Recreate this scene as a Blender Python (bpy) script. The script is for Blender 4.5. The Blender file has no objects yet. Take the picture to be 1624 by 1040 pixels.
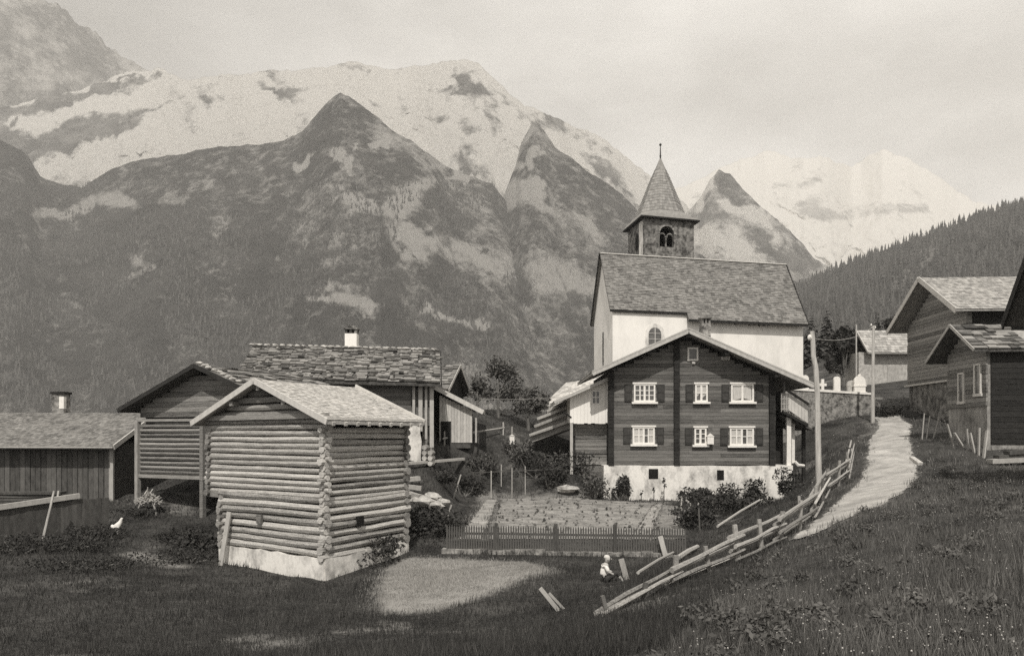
import bpy, math, random
import numpy as np
from mathutils import Vector
R = math.radians
rnd = random.Random(7)
S = bpy.context.scene
COL = S.collection

# ------------------------------------------------------------------ camera, sky, sun, exposure
F = 1250.0            # focal length in photo pixels (photo is 1624 wide)
CX, HY = 812.0, 690.0  # column straight ahead, row of the horizon
cam_d = bpy.data.cameras.new('camera')
cam = bpy.data.objects.new('camera', cam_d)
COL.objects.link(cam)
cam.location = (0, 0, 0)
cam.rotation_euler = (R(90), 0, 0)
cam_d.sensor_width = 36
cam_d.lens = 36 * F / 1624
cam_d.shift_y = (HY - 520) / 1624
cam_d.clip_start = 0.1
cam_d.clip_end = 20000
S.camera = cam

SUN_EL, SUN_AZ = 50.0, -3.0     # azimuth from straight behind the camera, negative = to the left
sd = Vector((math.sin(R(SUN_AZ)) * math.cos(R(SUN_EL)), -math.cos(R(SUN_AZ)) * math.cos(R(SUN_EL)), math.sin(R(SUN_EL))))
sl = bpy.data.lights.new('sun', 'SUN')
sl.energy = 3.2
sl.angle = R(0.6)
sl.color = (1.0, 0.96, 0.90)
so = bpy.data.objects.new('sun', sl)
COL.objects.link(so)
so.rotation_euler = sd.to_track_quat('Z', 'Y').to_euler()

w = bpy.data.worlds.new('World')
S.world = w
w.use_nodes = True
nt = w.node_tree
nt.nodes.clear()


def N(tree, t, **kw):
    n = tree.nodes.new(t)
    for k, v in kw.items():
        setattr(n, k, v)
    return n


def L(tree, a, b):
    tree.links.new(a, b)


sky = N(nt, 'ShaderNodeTexSky', sky_type='NISHITA', sun_disc=False)
sky.sun_elevation = R(SUN_EL)
sky.sun_rotation = math.atan2(sd.x, sd.y)
sky.altitude = 1350
sky.air_density = 1.0
sky.dust_density = 2.0
bw = N(nt, 'ShaderNodeRGBToBW')
L(nt, sky.outputs[0], bw.inputs[0])
tc = N(nt, 'ShaderNodeTexCoord')
mp = N(nt, 'ShaderNodeMapping')
mp.inputs['Scale'].default_value = (2.2, 2.2, 5.0)
mp.inputs['Rotation'].default_value = (0, R(20), 0)
L(nt, tc.outputs['Generated'], mp.inputs[0])
cn = N(nt, 'ShaderNodeTexNoise')
cn.inputs['Scale'].default_value = 1.6
cn.inputs['Detail'].default_value = 7
cn.inputs['Roughness'].default_value = 0.55
L(nt, mp.outputs[0], cn.inputs[0])
# heavier cloud low in the north-west (the left of the view), thin bright cloud elsewhere
dt = N(nt, 'ShaderNodeVectorMath', operation='DOT_PRODUCT')
dl = Vector((-0.64, 0.95, 0.62)).normalized()
dt.inputs[1].default_value = dl
L(nt, tc.outputs['Generated'], dt.inputs[0])
mr = N(nt, 'ShaderNodeMapRange')
mr.inputs[1].default_value = 0.93
mr.inputs[2].default_value = 1.0
mr.inputs[3].default_value = 0.0
mr.inputs[4].default_value = 1.0
L(nt, dt.outputs['Value'], mr.inputs[0])
cr = N(nt, 'ShaderNodeMapRange')
cr.inputs[1].default_value = 0.30
cr.inputs[2].default_value = 0.72
cr.inputs[3].default_value = 6.6     # cloud radiance before strength
cr.inputs[4].default_value = 13.5
L(nt, cn.outputs[0], cr.inputs[0])
dk = N(nt, 'ShaderNodeMath', operation='MULTIPLY_ADD')   # 1 - mask*amount
dk.inputs[1].default_value = -0.5
dk.inputs[2].default_value = 1.0
L(nt, mr.outputs[0], dk.inputs[0])
cm = N(nt, 'ShaderNodeMath', operation='MULTIPLY')
L(nt, cr.outputs[0], cm.inputs[0])
L(nt, dk.outputs[0], cm.inputs[1])
mx = N(nt, 'ShaderNodeMix', data_type='FLOAT')
mx.inputs[0].default_value = 0.88                           # mostly thin cloud, some clear sky
L(nt, bw.outputs[0], mx.inputs[2])
L(nt, cm.outputs[0], mx.inputs[3])
tn = N(nt, 'ShaderNodeMix', data_type='RGBA', blend_type='MULTIPLY')
tn.inputs[0].default_value = 1.0
tn.inputs[7].default_value = (1.0, 0.965, 0.91, 1)
L(nt, mx.outputs[0], tn.inputs[6])
bg = N(nt, 'ShaderNodeBackground')
bg.inputs[1].default_value = 0.085
L(nt, tn.outputs[2], bg.inputs[0])
wo = N(nt, 'ShaderNodeOutputWorld')
L(nt, bg.outputs[0], wo.inputs[0])

vs = S.view_settings
vs.view_transform = 'Standard'
vs.look = 'None'
vs.exposure = 0.0
vs.gamma = 1.0
vs.use_curve_mapping = False
S.cycles.max_bounces = 6
S.cycles.diffuse_bounces = 3
S.cycles.volume_bounces = 1
S.cycles.transparent_max_bounces = 8
S.cycles.use_denoising = False

# ------------------------------------------------------------------ numeric noise


def _hash(ix, iy, seed):
    h = (ix * 374761393 + iy * 668265263 + seed * 1442695041) & 0xFFFFFFFF
    h = ((h ^ (h >> 13)) * 1274126177) & 0xFFFFFFFF
    return ((h ^ (h >> 16)) & 0xFFFF) / 65535.0


def vnoise(x, y, seed=0):
    x = np.asarray(x, float)
    y = np.asarray(y, float)
    ix = np.floor(x).astype(np.int64)
    iy = np.floor(y).astype(np.int64)
    fx = x - ix
    fy = y - iy
    fx = fx * fx * (3 - 2 * fx)
    fy = fy * fy * (3 - 2 * fy)
    a = _hash(ix, iy, seed)
    b = _hash(ix + 1, iy, seed)
    c = _hash(ix, iy + 1, seed)
    d = _hash(ix + 1, iy + 1, seed)
    return (a * (1 - fx) + b * fx) * (1 - fy) + (c * (1 - fx) + d * fx) * fy


def fbm(x, y, seed=0, octv=4, gain=0.5):
    t = 0
    amp = 1.0
    s = 0
    for o in range(octv):
        t = t + amp * vnoise(np.asarray(x) * 2 ** o, np.asarray(y) * 2 ** o, seed + o * 17)
        s += amp
        amp *= gain
    return t / s


def P(px, py, Y):
    return Vector(((px - CX) / F * Y, Y, (HY - py) / F * Y))


# ------------------------------------------------------------------ terrain height (thin-plate spline through surveyed points)
CT = [(0, 985, 15), (300, 985, 15.5), (520, 975, 16.5), (650, 972, 17), (850, 975, 15.5), (960, 980, 12.5),
      (1100, 985, 9.5), (1300, 985, 8), (1500, 985, 7.2), (1624, 985, 6.8),
      (1624, 836, 15), (1624, 742, 33), (1450, 752, 31), (1450, 800, 21), (1300, 862, 17), (1270, 858, 18.5),
      (1380, 780, 27), (1440, 722, 37), (1420, 674, 50), (1400, 690, 45), (1480, 694, 42), (1500, 705, 37), (1568, 728, 35),
      (1080, 918, 15), (1170, 872, 19.5), (1225, 848, 22), (1300, 795, 27.5), (1350, 722, 38),
      (1240, 800, 41), (1285, 772, 38), (965, 797, 42), (1100, 798, 42), (1250, 770, 46),
      (800, 785, 43), (780, 836, 30), (1080, 838, 31), (705, 873, 25.5), (1080, 885, 24.5), (1050, 902, 22),
      (960, 920, 20), (850, 902, 20.5), (720, 890, 24),
      (515, 922, 21.8), (365, 890, 25), (300, 872, 27), (590, 885, 24.5), (640, 830, 28), (690, 802, 32), (700, 762, 36), (670, 737, 39),
      (200, 895, 23), (100, 862, 26), (0, 872, 25), (225, 795, 32), (120, 800, 34), (20, 762, 40), (300, 790, 33),
      (730, 697, 44), (800, 692, 46), (860, 662, 55), (905, 726, 43), (780, 745, 43), (900, 766, 43.5), (860, 700, 47),
      (950, 640, 60), (1275, 640, 58), (1280, 692, 50), (1380, 664, 50), (1400, 607, 66), (1350, 603, 75), (1440, 660, 50), (1320, 720, 44)]
CP = [tuple(P(*c)) for c in CT] + [(0, 0, -1.62), (0, -9, -1.3), (15, 0, -0.9), (-15, 0, -3.0), (-30, 15, -3.8), (-40, 45, -3.0),
                                   (-40, 75, -8), (-10, 80, -4), (0, 105, -15), (40, 95, 10), (60, 60, 6), (40, 30, -0.5), (-60, 100, -22), (-20, 60, -1.8)]
CP = np.array(CP)


def _phi(r2):
    return 0.5 * r2 * np.log(r2 + 1e-9)


_n = len(CP)
_K = _phi(((CP[:, None, :2] - CP[None, :, :2]) ** 2).sum(-1)) + np.eye(_n) * 1.5
_Pm = np.c_[np.ones(_n), CP[:, :2]]
_A = np.block([[_K, _Pm], [_Pm.T, np.zeros((3, 3))]])
_W = np.linalg.solve(_A, np.r_[CP[:, 2], 0, 0, 0])


def gz(x, y, rough=True):
    x = np.atleast_1d(np.asarray(x, float))
    y = np.atleast_1d(np.asarray(y, float))
    out = np.empty(x.shape)
    xf, yf = x.ravel(), y.ravel()
    o = out.ravel()
    for i in range(0, len(xf), 20000):
        a, b = xf[i:i + 20000], yf[i:i + 20000]
        d2 = (a[:, None] - CP[None, :, 0]) ** 2 + (b[:, None] - CP[None, :, 1]) ** 2
        o[i:i + 20000] = _phi(d2) @ _W[:_n] + _W[_n] + _W[_n + 1] * a + _W[_n + 2] * b
    o = o.reshape(x.shape)
    def flat(o, ax0, ax1, ay0, ay1, za, zb, m):
        d = np.maximum(np.maximum(ax0 - x, x - ax1), np.maximum(ay0 - y, y - ay1))
        t = np.clip(1 - d / m, 0, 1)
        t = t * t * (3 - 2 * t)
        zp = za + (zb - za) * np.clip((y - ay0) / (ay1 - ay0), 0, 1)
        return o * (1 - t) + zp * t, t
    if rough:
        o = o + (fbm(x * 0.55, y * 0.55, 3, 3) - 0.5) * 0.22
    o, _ = flat(o, -2.4, 8.4, 26.6, 41.2, -3.60, -3.40, 1.6)
    o, _ = flat(o, -2.4, 5.2, 23.9, 25.4, -3.78, -3.74, 1.4)
    return o


def g1(x, y):
    return float(gz(x, y)[0])


def G(px, py, y0=4.0, y1=95.0):
    """ground point seen at a photo pixel"""
    ys = np.arange(y0, y1, 0.1)
    xs = (px - CX) / F * ys
    zs = (HY - py) / F * ys
    g = gz(xs, ys)
    k = np.argmax(zs <= g)
    if zs[k] > g[k]:
        k = len(ys) - 1
    return Vector((xs[k], ys[k], g[k]))


def on(x, y, dz=0.0):
    return Vector((x, y, g1(x, y) + dz))


# ------------------------------------------------------------------ materials
TINT = (1.0, 0.965, 0.905)


def c3(v, a=1.0):
    return (v * TINT[0], v * TINT[1], v * TINT[2], 1)


def mat(name, lo, hi, scale=(6, 6, 6), rough=0.9, detail=5, tone=0.0, bump=0.0, bscale=None, spec=0.2, contrast=(0.3, 0.7), speck=0.0, speck_scale=60):
    """noise-mottled surface; 'tone' mixes in the per-face tone attribute"""
    m = bpy.data.materials.new(name)
    m.use_nodes = True
    t = m.node_tree
    b = t.nodes['Principled BSDF']
    b.inputs['Roughness'].default_value = rough
    b.inputs['Specular IOR Level'].default_value = spec
    tcn = N(t, 'ShaderNodeTexCoord')
    mpn = N(t, 'ShaderNodeMapping')
    mpn.inputs['Scale'].default_value = scale
    L(t, tcn.outputs['Object'], mpn.inputs[0])
    n = N(t, 'ShaderNodeTexNoise')
    n.inputs['Scale'].default_value = 1.0
    n.inputs['Detail'].default_value = detail
    n.inputs['Roughness'].default_value = 0.65
    L(t, mpn.outputs[0], n.inputs[0])
    r = N(t, 'ShaderNodeMapRange')
    r.inputs[1].default_value = contrast[0]
    r.inputs[2].default_value = contrast[1]
    L(t, n.outputs[0], r.inputs[0])
    fac = r.outputs[0]
    if tone:
        at = N(t, 'ShaderNodeAttribute', attribute_name='tone')
        mxn = N(t, 'ShaderNodeMix', data_type='FLOAT')
        mxn.inputs[0].default_value = tone
        L(t, fac, mxn.inputs[2])
        L(t, at.outputs['Fac'], mxn.inputs[3])
        fac = mxn.outputs[0]
    if speck:
        n2 = N(t, 'ShaderNodeTexNoise')
        n2.inputs['Scale'].default_value = speck_scale
        n2.inputs['Detail'].default_value = 3
        L(t, tcn.outputs['Object'], n2.inputs[0])
        ma = N(t, 'ShaderNodeMath', operation='SUBTRACT')
        L(t, n2.outputs[0], ma.inputs[0])
        ma.inputs[1].default_value = 0.5
        mb_ = N(t, 'ShaderNodeMath', operation='MULTIPLY_ADD')
        L(t, ma.outputs[0], mb_.inputs[0])
        mb_.inputs[1].default_value = speck
        L(t, fac, mb_.inputs[2])
        mb_.use_clamp = True
        fac = mb_.outputs[0]
    mc = N(t, 'ShaderNodeMix', data_type='RGBA')
    mc.inputs[6].default_value = c3(lo)
    mc.inputs[7].default_value = c3(hi)
    L(t, fac, mc.inputs[0])
    L(t, mc.outputs[2], b.inputs['Base Color'])
    if bump:
        bn = N(t, 'ShaderNodeBump')
        bn.inputs['Strength'].default_value = bump
        bn.inputs['Distance'].default_value = bscale or 0.03
        L(t, n.outputs[0], bn.inputs['Height'])
        L(t, bn.outputs[0], b.inputs['Normal'])
    return m


M = {}
M['log'] = mat('weathered_log', 0.08, 0.68, (2.2, 2.2, 42), tone=0.5, bump=0.7, bscale=0.02, speck=0.9, speck_scale=26)
M['log_end'] = mat('log_end_grain', 0.10, 0.36, (9, 9, 9), tone=0.5)
M['log_dark'] = mat('old_barn_timber', 0.045, 0.36, (2, 2, 40), tone=0.5, bump=0.5, bscale=0.02, speck=0.9, speck_scale=24)
M['beam'] = mat('chalet_timber', 0.035, 0.26, (1.3, 4, 26), tone=0.5, bump=0.5, bscale=0.01, speck=0.8, speck_scale=22)
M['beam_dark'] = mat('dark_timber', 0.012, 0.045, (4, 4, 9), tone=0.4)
M['plank'] = mat('grey_plank', 0.22, 0.52, (7, 7, 3), tone=0.5, bump=0.3, bscale=0.01, speck=0.5, speck_scale=30)
M['rail_wood'] = mat('split_rail', 0.12, 0.46, (14, 14, 14), tone=0.5, bump=0.6, bscale=0.01, speck=0.8, speck_scale=34)
M['shutter'] = mat('shutter_board', 0.022, 0.085, (4, 4, 9), tone=0.5)
M['plank_dark'] = mat('dark_plank', 0.04, 0.16, (7, 7, 3), tone=0.5, speck=0.6)
M['plank_pale'] = mat('pale_plank', 0.36, 0.66, (8, 8, 3), tone=0.4, speck=0.4)
M['shingle'] = mat('weathered_shingle', 0.30, 0.72, (5, 5, 5), tone=0.7, speck=0.6, speck_scale=20)
M['shingle_mid'] = mat('grey_shingle', 0.16, 0.52, (3, 3, 3), tone=0.6, speck=0.7, speck_scale=16)
M['shingle_dark'] = mat('dark_shingle', 0.08, 0.31, (1.2, 1.2, 1.2), tone=0.55, speck=0.8, speck_scale=9)
M['stone_tile'] = mat('stone_slab', 0.025, 0.36, (3, 3, 3), tone=0.75, speck=0.5, speck_scale=18, contrast=(0.38, 0.8))
M['spire'] = mat('spire_shingle', 0.15, 0.36, (4, 4, 4), tone=0.5, speck=0.6, speck_scale=12)
M['plaster'] = mat('lime_plaster', 0.66, 0.86, (0.9, 0.9, 0.5), bump=0.2, bscale=0.02, speck=0.25, speck_scale=7, contrast=(0.2, 0.6))
M['plaster_dirty'] = mat('stained_plaster', 0.30, 0.80, (1.9, 1.9, 1.0), bump=0.6, bscale=0.04, speck=0.8, speck_scale=9, contrast=(0.28, 0.58))
M['white'] = mat('white_paint', 0.70, 0.86, (9, 9, 9), rough=0.6)
M['rubble'] = mat('rubble_stone', 0.07, 0.40, (3.5, 3.5, 3.5), bump=0.9, bscale=0.06, speck=1.0, speck_scale=9, contrast=(0.35, 0.68))
M['rubble_dark'] = mat('tower_stone', 0.055, 0.30, (2.2, 2.2, 2.2), bump=0.9, bscale=0.08, speck=1.2, speck_scale=5, contrast=(0.38, 0.68))
M['harl'] = mat('grey_harling', 0.12, 0.42, (1.8, 1.8, 1.0), bump=0.6, bscale=0.04, speck=1.0, speck_scale=10)
M['stone_pale'] = mat('pale_stone', 0.26, 0.58, (4, 4, 4), bump=0.5, bscale=0.04, speck=0.5)
M['black'] = mat('dark_interior', 0.008, 0.016, (3, 3, 3))
M['iron'] = mat('iron', 0.03, 0.06, (9, 9, 9), rough=0.5)
M['pole'] = mat('bleached_pole', 0.30, 0.58, (10, 10, 1.2), speck=0.5, speck_scale=25)
M['glass'] = mat('window_glass', 0.05, 0.16, (2, 2, 2), rough=0.12, spec=0.6)
M['curtain'] = mat('lace_curtain', 0.42, 0.62, (30, 30, 4))
M['skin'] = mat('skin', 0.40, 0.50, (6, 6, 6))
M['cloth_white'] = mat('white_cloth', 0.70, 0.82, (12, 12, 12))
M['cloth_dark'] = mat('dark_cloth', 0.03, 0.06, (12, 12, 12))
M['hair'] = mat('fair_hair', 0.50, 0.64, (40, 40, 10))
M['feather'] = mat('white_feather', 0.66, 0.84, (20, 20, 20))
M['hay'] = mat('dry_hay', 0.25, 0.55, (14, 14, 14), tone=0.5)
M['leaf'] = mat('leaf', 0.035, 0.17, (3, 3, 3), tone=0.75)
M['leaf_dark'] = mat('dark_leaf', 0.018, 0.075, (3, 3, 3), tone=0.75)
M['conifer'] = mat('conifer', 0.020, 0.085, (0.02, 0.02, 0.02), tone=0.8)
M['bark'] = mat('bark', 0.08, 0.22, (9, 9, 3))
M['bark_pale'] = mat('pale_bark', 0.35, 0.6, (9, 9, 3))
M['grass_dark'] = mat('rank_grass_blade', 0.010, 0.115, (0.35, 0.35, 0.35), tone=0.7, contrast=(0.3, 0.75))
M['grass_dry'] = mat('short_dry_blade', 0.15, 0.45, (0.5, 0.5, 0.5), tone=0.7, contrast=(0.3, 0.75))
M['grass'] = mat('grass_blade', 0.022, 0.24, (0.35, 0.35, 0.35), tone=0.7, contrast=(0.3, 0.75))
M['flower'] = mat('flower_head', 0.25, 0.60, (3, 3, 3), tone=0.5)
M['turf'] = mat('turf_ground', 0.011, 0.085, (0.6, 0.6, 0.6), bump=0.9, bscale=0.1, speck=1.5, speck_scale=11, contrast=(0.32, 0.7))
M['mown'] = mat('mown_grass', 0.18, 0.42, (1.6, 1.6, 1.6), bump=0.9, bscale=0.08, speck=1.4, speck_scale=14)
M['bed'] = mat('planted_bed', 0.10, 0.30, (2.0, 2.0, 2.0), bump=0.9, bscale=0.08, speck=1.5, speck_scale=12)
M['soil'] = mat('garden_soil', 0.12, 0.36, (1.6, 1.6, 1.6), bump=0.5, bscale=0.05, speck=1.5, speck_scale=9)
# worn, mown or bare places of the turf come from the 'cover' attribute of the ground, broken up by fine noise
_m = M['turf']
_t = _m.node_tree
_b = _t.nodes['Principled BSDF']
_src = _b.inputs['Base Color'].links[0].from_socket
_at = N(_t, 'ShaderNodeAttribute', attribute_name='cover')
_tc = N(_t, 'ShaderNodeTexCoord')
_nz = N(_t, 'ShaderNodeTexNoise')
_nz.inputs['Scale'].default_value = 2.2
_nz.inputs['Detail'].default_value = 8
_nz.inputs['Roughness'].default_value = 0.7
L(_t, _tc.outputs['Object'], _nz.inputs[0])
_a = N(_t, 'ShaderNodeMath', operation='ADD')
L(_t, _at.outputs['Fac'], _a.inputs[0])
L(_t, _nz.outputs[0], _a.inputs[1])
_r = N(_t, 'ShaderNodeMapRange')
_r.inputs[1].default_value = 0.80
_r.inputs[2].default_value = 1.30
L(_t, _a.outputs[0], _r.inputs[0])
_x = N(_t, 'ShaderNodeMix', data_type='RGBA')
L(_t, _r.outputs[0], _x.inputs[0])
L(_t, _src, _x.inputs[6])
_x.inputs[7].default_value = c3(0.28)
L(_t, _x.outputs[2], _b.inputs['Base Color'])
M['gravel'] = mat('gravel_path', 0.24, 0.50, (1.1, 1.1, 1.1), bump=0.4, bscale=0.04, speck=1.0, speck_scale=15)

# ------------------------------------------------------------------ objects
ROOT = {}


def empty(name, loc, label, cat, group=None):
    o = bpy.data.objects.new(name, None)
    COL.objects.link(o)
    o.location = loc
    o.empty_display_size = 0.2
    o['label'] = label
    o['category'] = cat
    if group:
        o['group'] = group
    ROOT[o.name] = Vector(loc)
    return o


def tag(o, label=None, cat=None, group=None, kind=None):
    if label:
        o['label'] = label
    if cat:
        o['category'] = cat
    if group:
        o['group'] = group
    if kind:
        o['kind'] = kind
    return o


def link_mesh(name, me, parent=None, at=None, smooth=False):
    o = bpy.data.objects.new(name, me)
    COL.objects.link(o)
    if parent is not None:
        o.parent = parent
        ROOT[o.name] = ROOT[parent.name]
    elif at is not None:
        o.location = at
        ROOT[o.name] = Vector(at)
    else:
        ROOT[o.name] = Vector((0, 0, 0))
    if smooth:
        for p in me.polygons:
            p.use_smooth = True
    return o


class MB:
    """collects faces in world space (through an optional local frame) and links them as one mesh"""

    def __init__(s, o=(0, 0, 0), ex=(1, 0, 0), ey=(0, 1, 0)):
        s.v, s.f, s.t = [], [], []
        s.frame(o, ex, ey)

    def frame(s, o=(0, 0, 0), ex=(1, 0, 0), ey=(0, 1, 0)):
        s.o = Vector(o)
        s.ex = Vector(ex)
        s.ey = Vector(ey)
        return s

    def T(s, p):
        return s.o + s.ex * p[0] + s.ey * p[1] + Vector((0, 0, p[2]))

    def poly(s, pts, tone=0.5, world=False):
        i = len(s.v)
        for p in pts:
            s.v.append(Vector(p) if world else s.T(p))
        s.f.append(tuple(range(i, i + len(pts))))
        s.t.append(tone)

    def hexa(s, c, tone=0.5, world=False):
        """c: 8 corners, bottom 4 ccw then top 4"""
        i = len(s.v)
        for p in c:
            s.v.append(Vector(p) if world else s.T(p))
        for q in ((3, 2, 1, 0), (4, 5, 6, 7), (0, 1, 5, 4), (1, 2, 6, 5), (2, 3, 7, 6), (3, 0, 4, 7)):
            s.f.append(tuple(i + k for k in q))
            s.t.append(tone)

    def box(s, x0, x1, y0, y1, z0, z1, tone=None):
        t = rnd.random() if tone is None else tone
        s.hexa([(x0, y0, z0), (x1, y0, z0), (x1, y1, z0), (x0, y1, z0), (x0, y0, z1), (x1, y0, z1), (x1, y1, z1), (x0, y1, z1)], t)

    def beam(s, p, q, wd, ht, up=(0, 0, 1), tone=None):
        """squared timber between two WORLD points"""
        p, q = Vector(p), Vector(q)
        d = (q - p).normalized()
        u = Vector(up)
        sdv = d.cross(u)
        if sdv.length < 1e-4:
            sdv = d.cross(Vector((0, 1, 0)))
        sdv.normalize()
        u = sdv.cross(d).normalized()
        a, b = sdv * wd / 2, u * ht / 2
        t = rnd.random() if tone is None else tone
        s.hexa([p - a - b, q - a - b, q + a - b, p + a - b, p - a + b, q - a + b, q + a + b, p + a + b], t, True)

    def tube(s, pts, rad, n=8, tone=None, cap=True, wob=0.0):
        """round tapered limb through WORLD points"""
        pts = [Vector(p) for p in pts]
        if not hasattr(rad, '__len__'):
            rad = [rad] * len(pts)
        t = rnd.random() if tone is None else tone
        base = len(s.v)
        d0 = (pts[-1] - pts[0]).normalized()
        ref = Vector((0, 0, 1)) if abs(d0.z) < 0.9 else Vector((1, 0, 0))
        for k, p in enumerate(pts):
            a = pts[max(k - 1, 0)]
            b = pts[min(k + 1, len(pts) - 1)]
            d = (b - a).normalized()
            u = d.cross(ref).normalized()
            v_ = u.cross(d).normalized()
            for j in range(n):
                an = 2 * math.pi * j / n
                r_ = rad[k] * (1 + (rnd.random() - 0.5) * wob)
                s.v.append(p + u * math.cos(an) * r_ + v_ * math.sin(an) * r_)
        for k in range(len(pts) - 1):
            for j in range(n):
                a = base + k * n + j
                b = base + k * n + (j + 1) % n
                s.f.append((a, b, b + n, a + n))
                s.t.append(t)
        if cap:
            s.f.append(tuple(base + j for j in reversed(range(n))))
            s.t.append(min(1, t + .2))
            e = base + (len(pts) - 1) * n
            s.f.append(tuple(e + j for j in range(n)))
            s.t.append(min(1, t + .2))

    def prism(s, xz, y0, y1, tone=0.5):
        """polygon in the local x-z plane pushed from y0 to y1"""
        n = len(xz)
        i = len(s.v)
        for y in (y0, y1):
            for x, z in xz:
                s.v.append(s.T((x, y, z)))
        s.f.append(tuple(i + k for k in range(n)))
        s.f.append(tuple(i + n + k for k in reversed(range(n))))
        s.t += [tone, tone]
        for k in range(n):
            a, b = i + k, i + (k + 1) % n
            s.f.append((b, a, a + n, b + n))
            s.t.append(tone)

    def blob(s, c, r, tone=None, n=7, m=5, jit=0.2):
        """uneven stone-like lump in WORLD space"""
        c = Vector(c)
        t = rnd.random() if tone is None else tone
        i = len(s.v)
        for a in range(m + 1):
            th = math.pi * a / m
            for b in range(n):
                ph = 2 * math.pi * b / n
                k = 1 + (rnd.random() - .5) * 2 * jit
                s.v.append(c + Vector((r[0] * math.sin(th) * math.cos(ph), r[1] * math.sin(th) * math.sin(ph), r[2] * math.cos(th))) * k)
        for a in range(m):
            for b in range(n):
                s.f.append((i + a * n + b, i + (a + 1) * n + b, i + (a + 1) * n + (b + 1) % n, i + a * n + (b + 1) % n))
                s.t.append(t)

    def tiles(s, e0, e1, r1, r0, rows, tw, th=0.03, jit=0.25, lap=1.7, tone_j=1.0, sag=0.0, th_j=0.3):
        """overlapping shingles between an eave e0->e1 and a ridge r0->r1 (WORLD points)"""
        e0, e1, r0, r1 = Vector(e0), Vector(e1), Vector(r0), Vector(r1)
        nrm = (e1 - e0).cross(r0 - e0).normalized()
        if nrm.z < 0:
            nrm = -nrm
        for k in range(rows):
            v0 = k / rows
            v1 = min(1.0, (k + lap) / rows)
            a0, a1 = e0.lerp(r0, v0), e1.lerp(r1, v0)
            b0, b1 = e0.lerp(r0, v1), e1.lerp(r1, v1)
            ln = (a1 - a0).length
            x = 0.0
            u = 0.0
            while x < ln - 1e-3:
                wd = tw * (1 + (rnd.random() - .5) * 2 * jit)
                if ln - x - wd < tw * 0.4:
                    wd = ln - x
                ua, ub = x / ln, (x + wd * 0.97) / ln
                dv = (rnd.random() - .5) * jit / rows
                dz = th * (1 + (rnd.random() - .5) * 2 * th_j)
                sh = (a0 - b0) * (dv * rows * 0.5 / lap)
                t_ = rnd.random() * tone_j
                pa, pb = a0.lerp(a1, ua) + sh, a0.lerp(a1, ub) + sh
                qa, qb = b0.lerp(b1, ua), b0.lerp(b1, ub)
                up = nrm * (th * 0.9)
                s.hexa([pa + up, pb + up, qb, qa, pa + up + nrm * dz, pb + up + nrm * dz, qb + nrm * dz * .6, qa + nrm * dz * .6], t_, True)
                x += wd

    def build(s, name, mt, parent=None, at=None, smooth=False, ang=None):
        org = Vector((0, 0, 0))
        if parent is not None:
            org = ROOT[parent.name]
        elif at is not None:
            org = Vector(at)
        me = bpy.data.meshes.new(name)
        me.from_pydata([tuple(v - org) for v in s.v], [], s.f)
        a = me.attributes.new('tone', 'FLOAT', 'FACE')
        a.data.foreach_set('value', np.array(s.t, dtype=np.float32))
        me.materials.append(mt)
        o = link_mesh(name, me, parent, at, smooth)
        return o


def np_mesh(name, V, Fc, mt, tone=None, tone_dom='FACE', attrs=None, at=None, parent=None, smooth=False):
    """fast mesh from arrays: V (n,3), Fc (m,k)"""
    V = np.asarray(V, np.float32)
    Fc = np.asarray(Fc, np.int32)
    org = np.zeros(3, np.float32)
    if parent is not None:
        org = np.array(ROOT[parent.name], np.float32)
    elif at is not None:
        org = np.array(at, np.float32)
    me = bpy.data.meshes.new(name)
    me.vertices.add(len(V))
    me.vertices.foreach_set('co', (V - org).ravel())
    k = Fc.shape[1]
    me.loops.add(Fc.size)
    me.loops.foreach_set('vertex_index', Fc.ravel())
    me.polygons.add(len(Fc))
    me.polygons.foreach_set('loop_start', np.arange(0, Fc.size, k, dtype=np.int32))
    me.update(calc_edges=True)
    if tone is not None:
        a = me.attributes.new('tone', 'FLOAT', tone_dom)
        a.data.foreach_set('value', np.asarray(tone, np.float32))
    for kx, val in (attrs or {}).items():
        a = me.attributes.new(kx, 'FLOAT', 'POINT')
        a.data.foreach_set('value', np.asarray(val, np.float32))
    if smooth:
        me.polygons.foreach_set('use_smooth', np.ones(len(Fc), bool))
    me.materials.append(mt)
    me.validate()
    return link_mesh(name, me, parent, at)


def copy_tree(o, parent=None):
    c = o.copy()
    COL.objects.link(c)
    if parent is not None:
        c.parent = parent
    for ch in o.children:
        copy_tree(ch, c)
    return c
# ------------------------------------------------------------------ ground sheet
xs = np.concatenate([np.arange(-150, -45, 3.0), np.arange(-45, 45, 0.35), np.arange(45, 150, 3.0)])
ys = np.concatenate([np.arange(-24, 2, 2.0), np.arange(2, 62, 0.35), np.arange(62, 122, 2.0)])
gx, gy = np.meshgrid(xs, ys)
gzv = gz(gx, gy)
cl = np.clip((np.abs(gx) - 60) / 60, 0, 1)
gzv = gzv * (1 - cl) + np.clip(gzv, -25, 12) * cl
nx, ny = len(xs), len(ys)
ii = (np.arange(ny - 1)[:, None] * nx + np.arange(nx - 1)[None, :]).ravel()
Fq = np.stack([ii, ii + 1, ii + nx + 1, ii + nx], 1)


def inside(px, py, poly):
    r = np.zeros(px.shape, bool)
    n = len(poly)
    for i in range(n):
        x0, y0 = poly[i]
        x1, y1 = poly[(i + 1) % n]
        c = ((y0 > py) != (y1 > py)) & (px < (x1 - x0) * (py - y0) / (y1 - y0 + 1e-12) + x0)
        r ^= c
    return r


SHEETS = []


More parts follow.
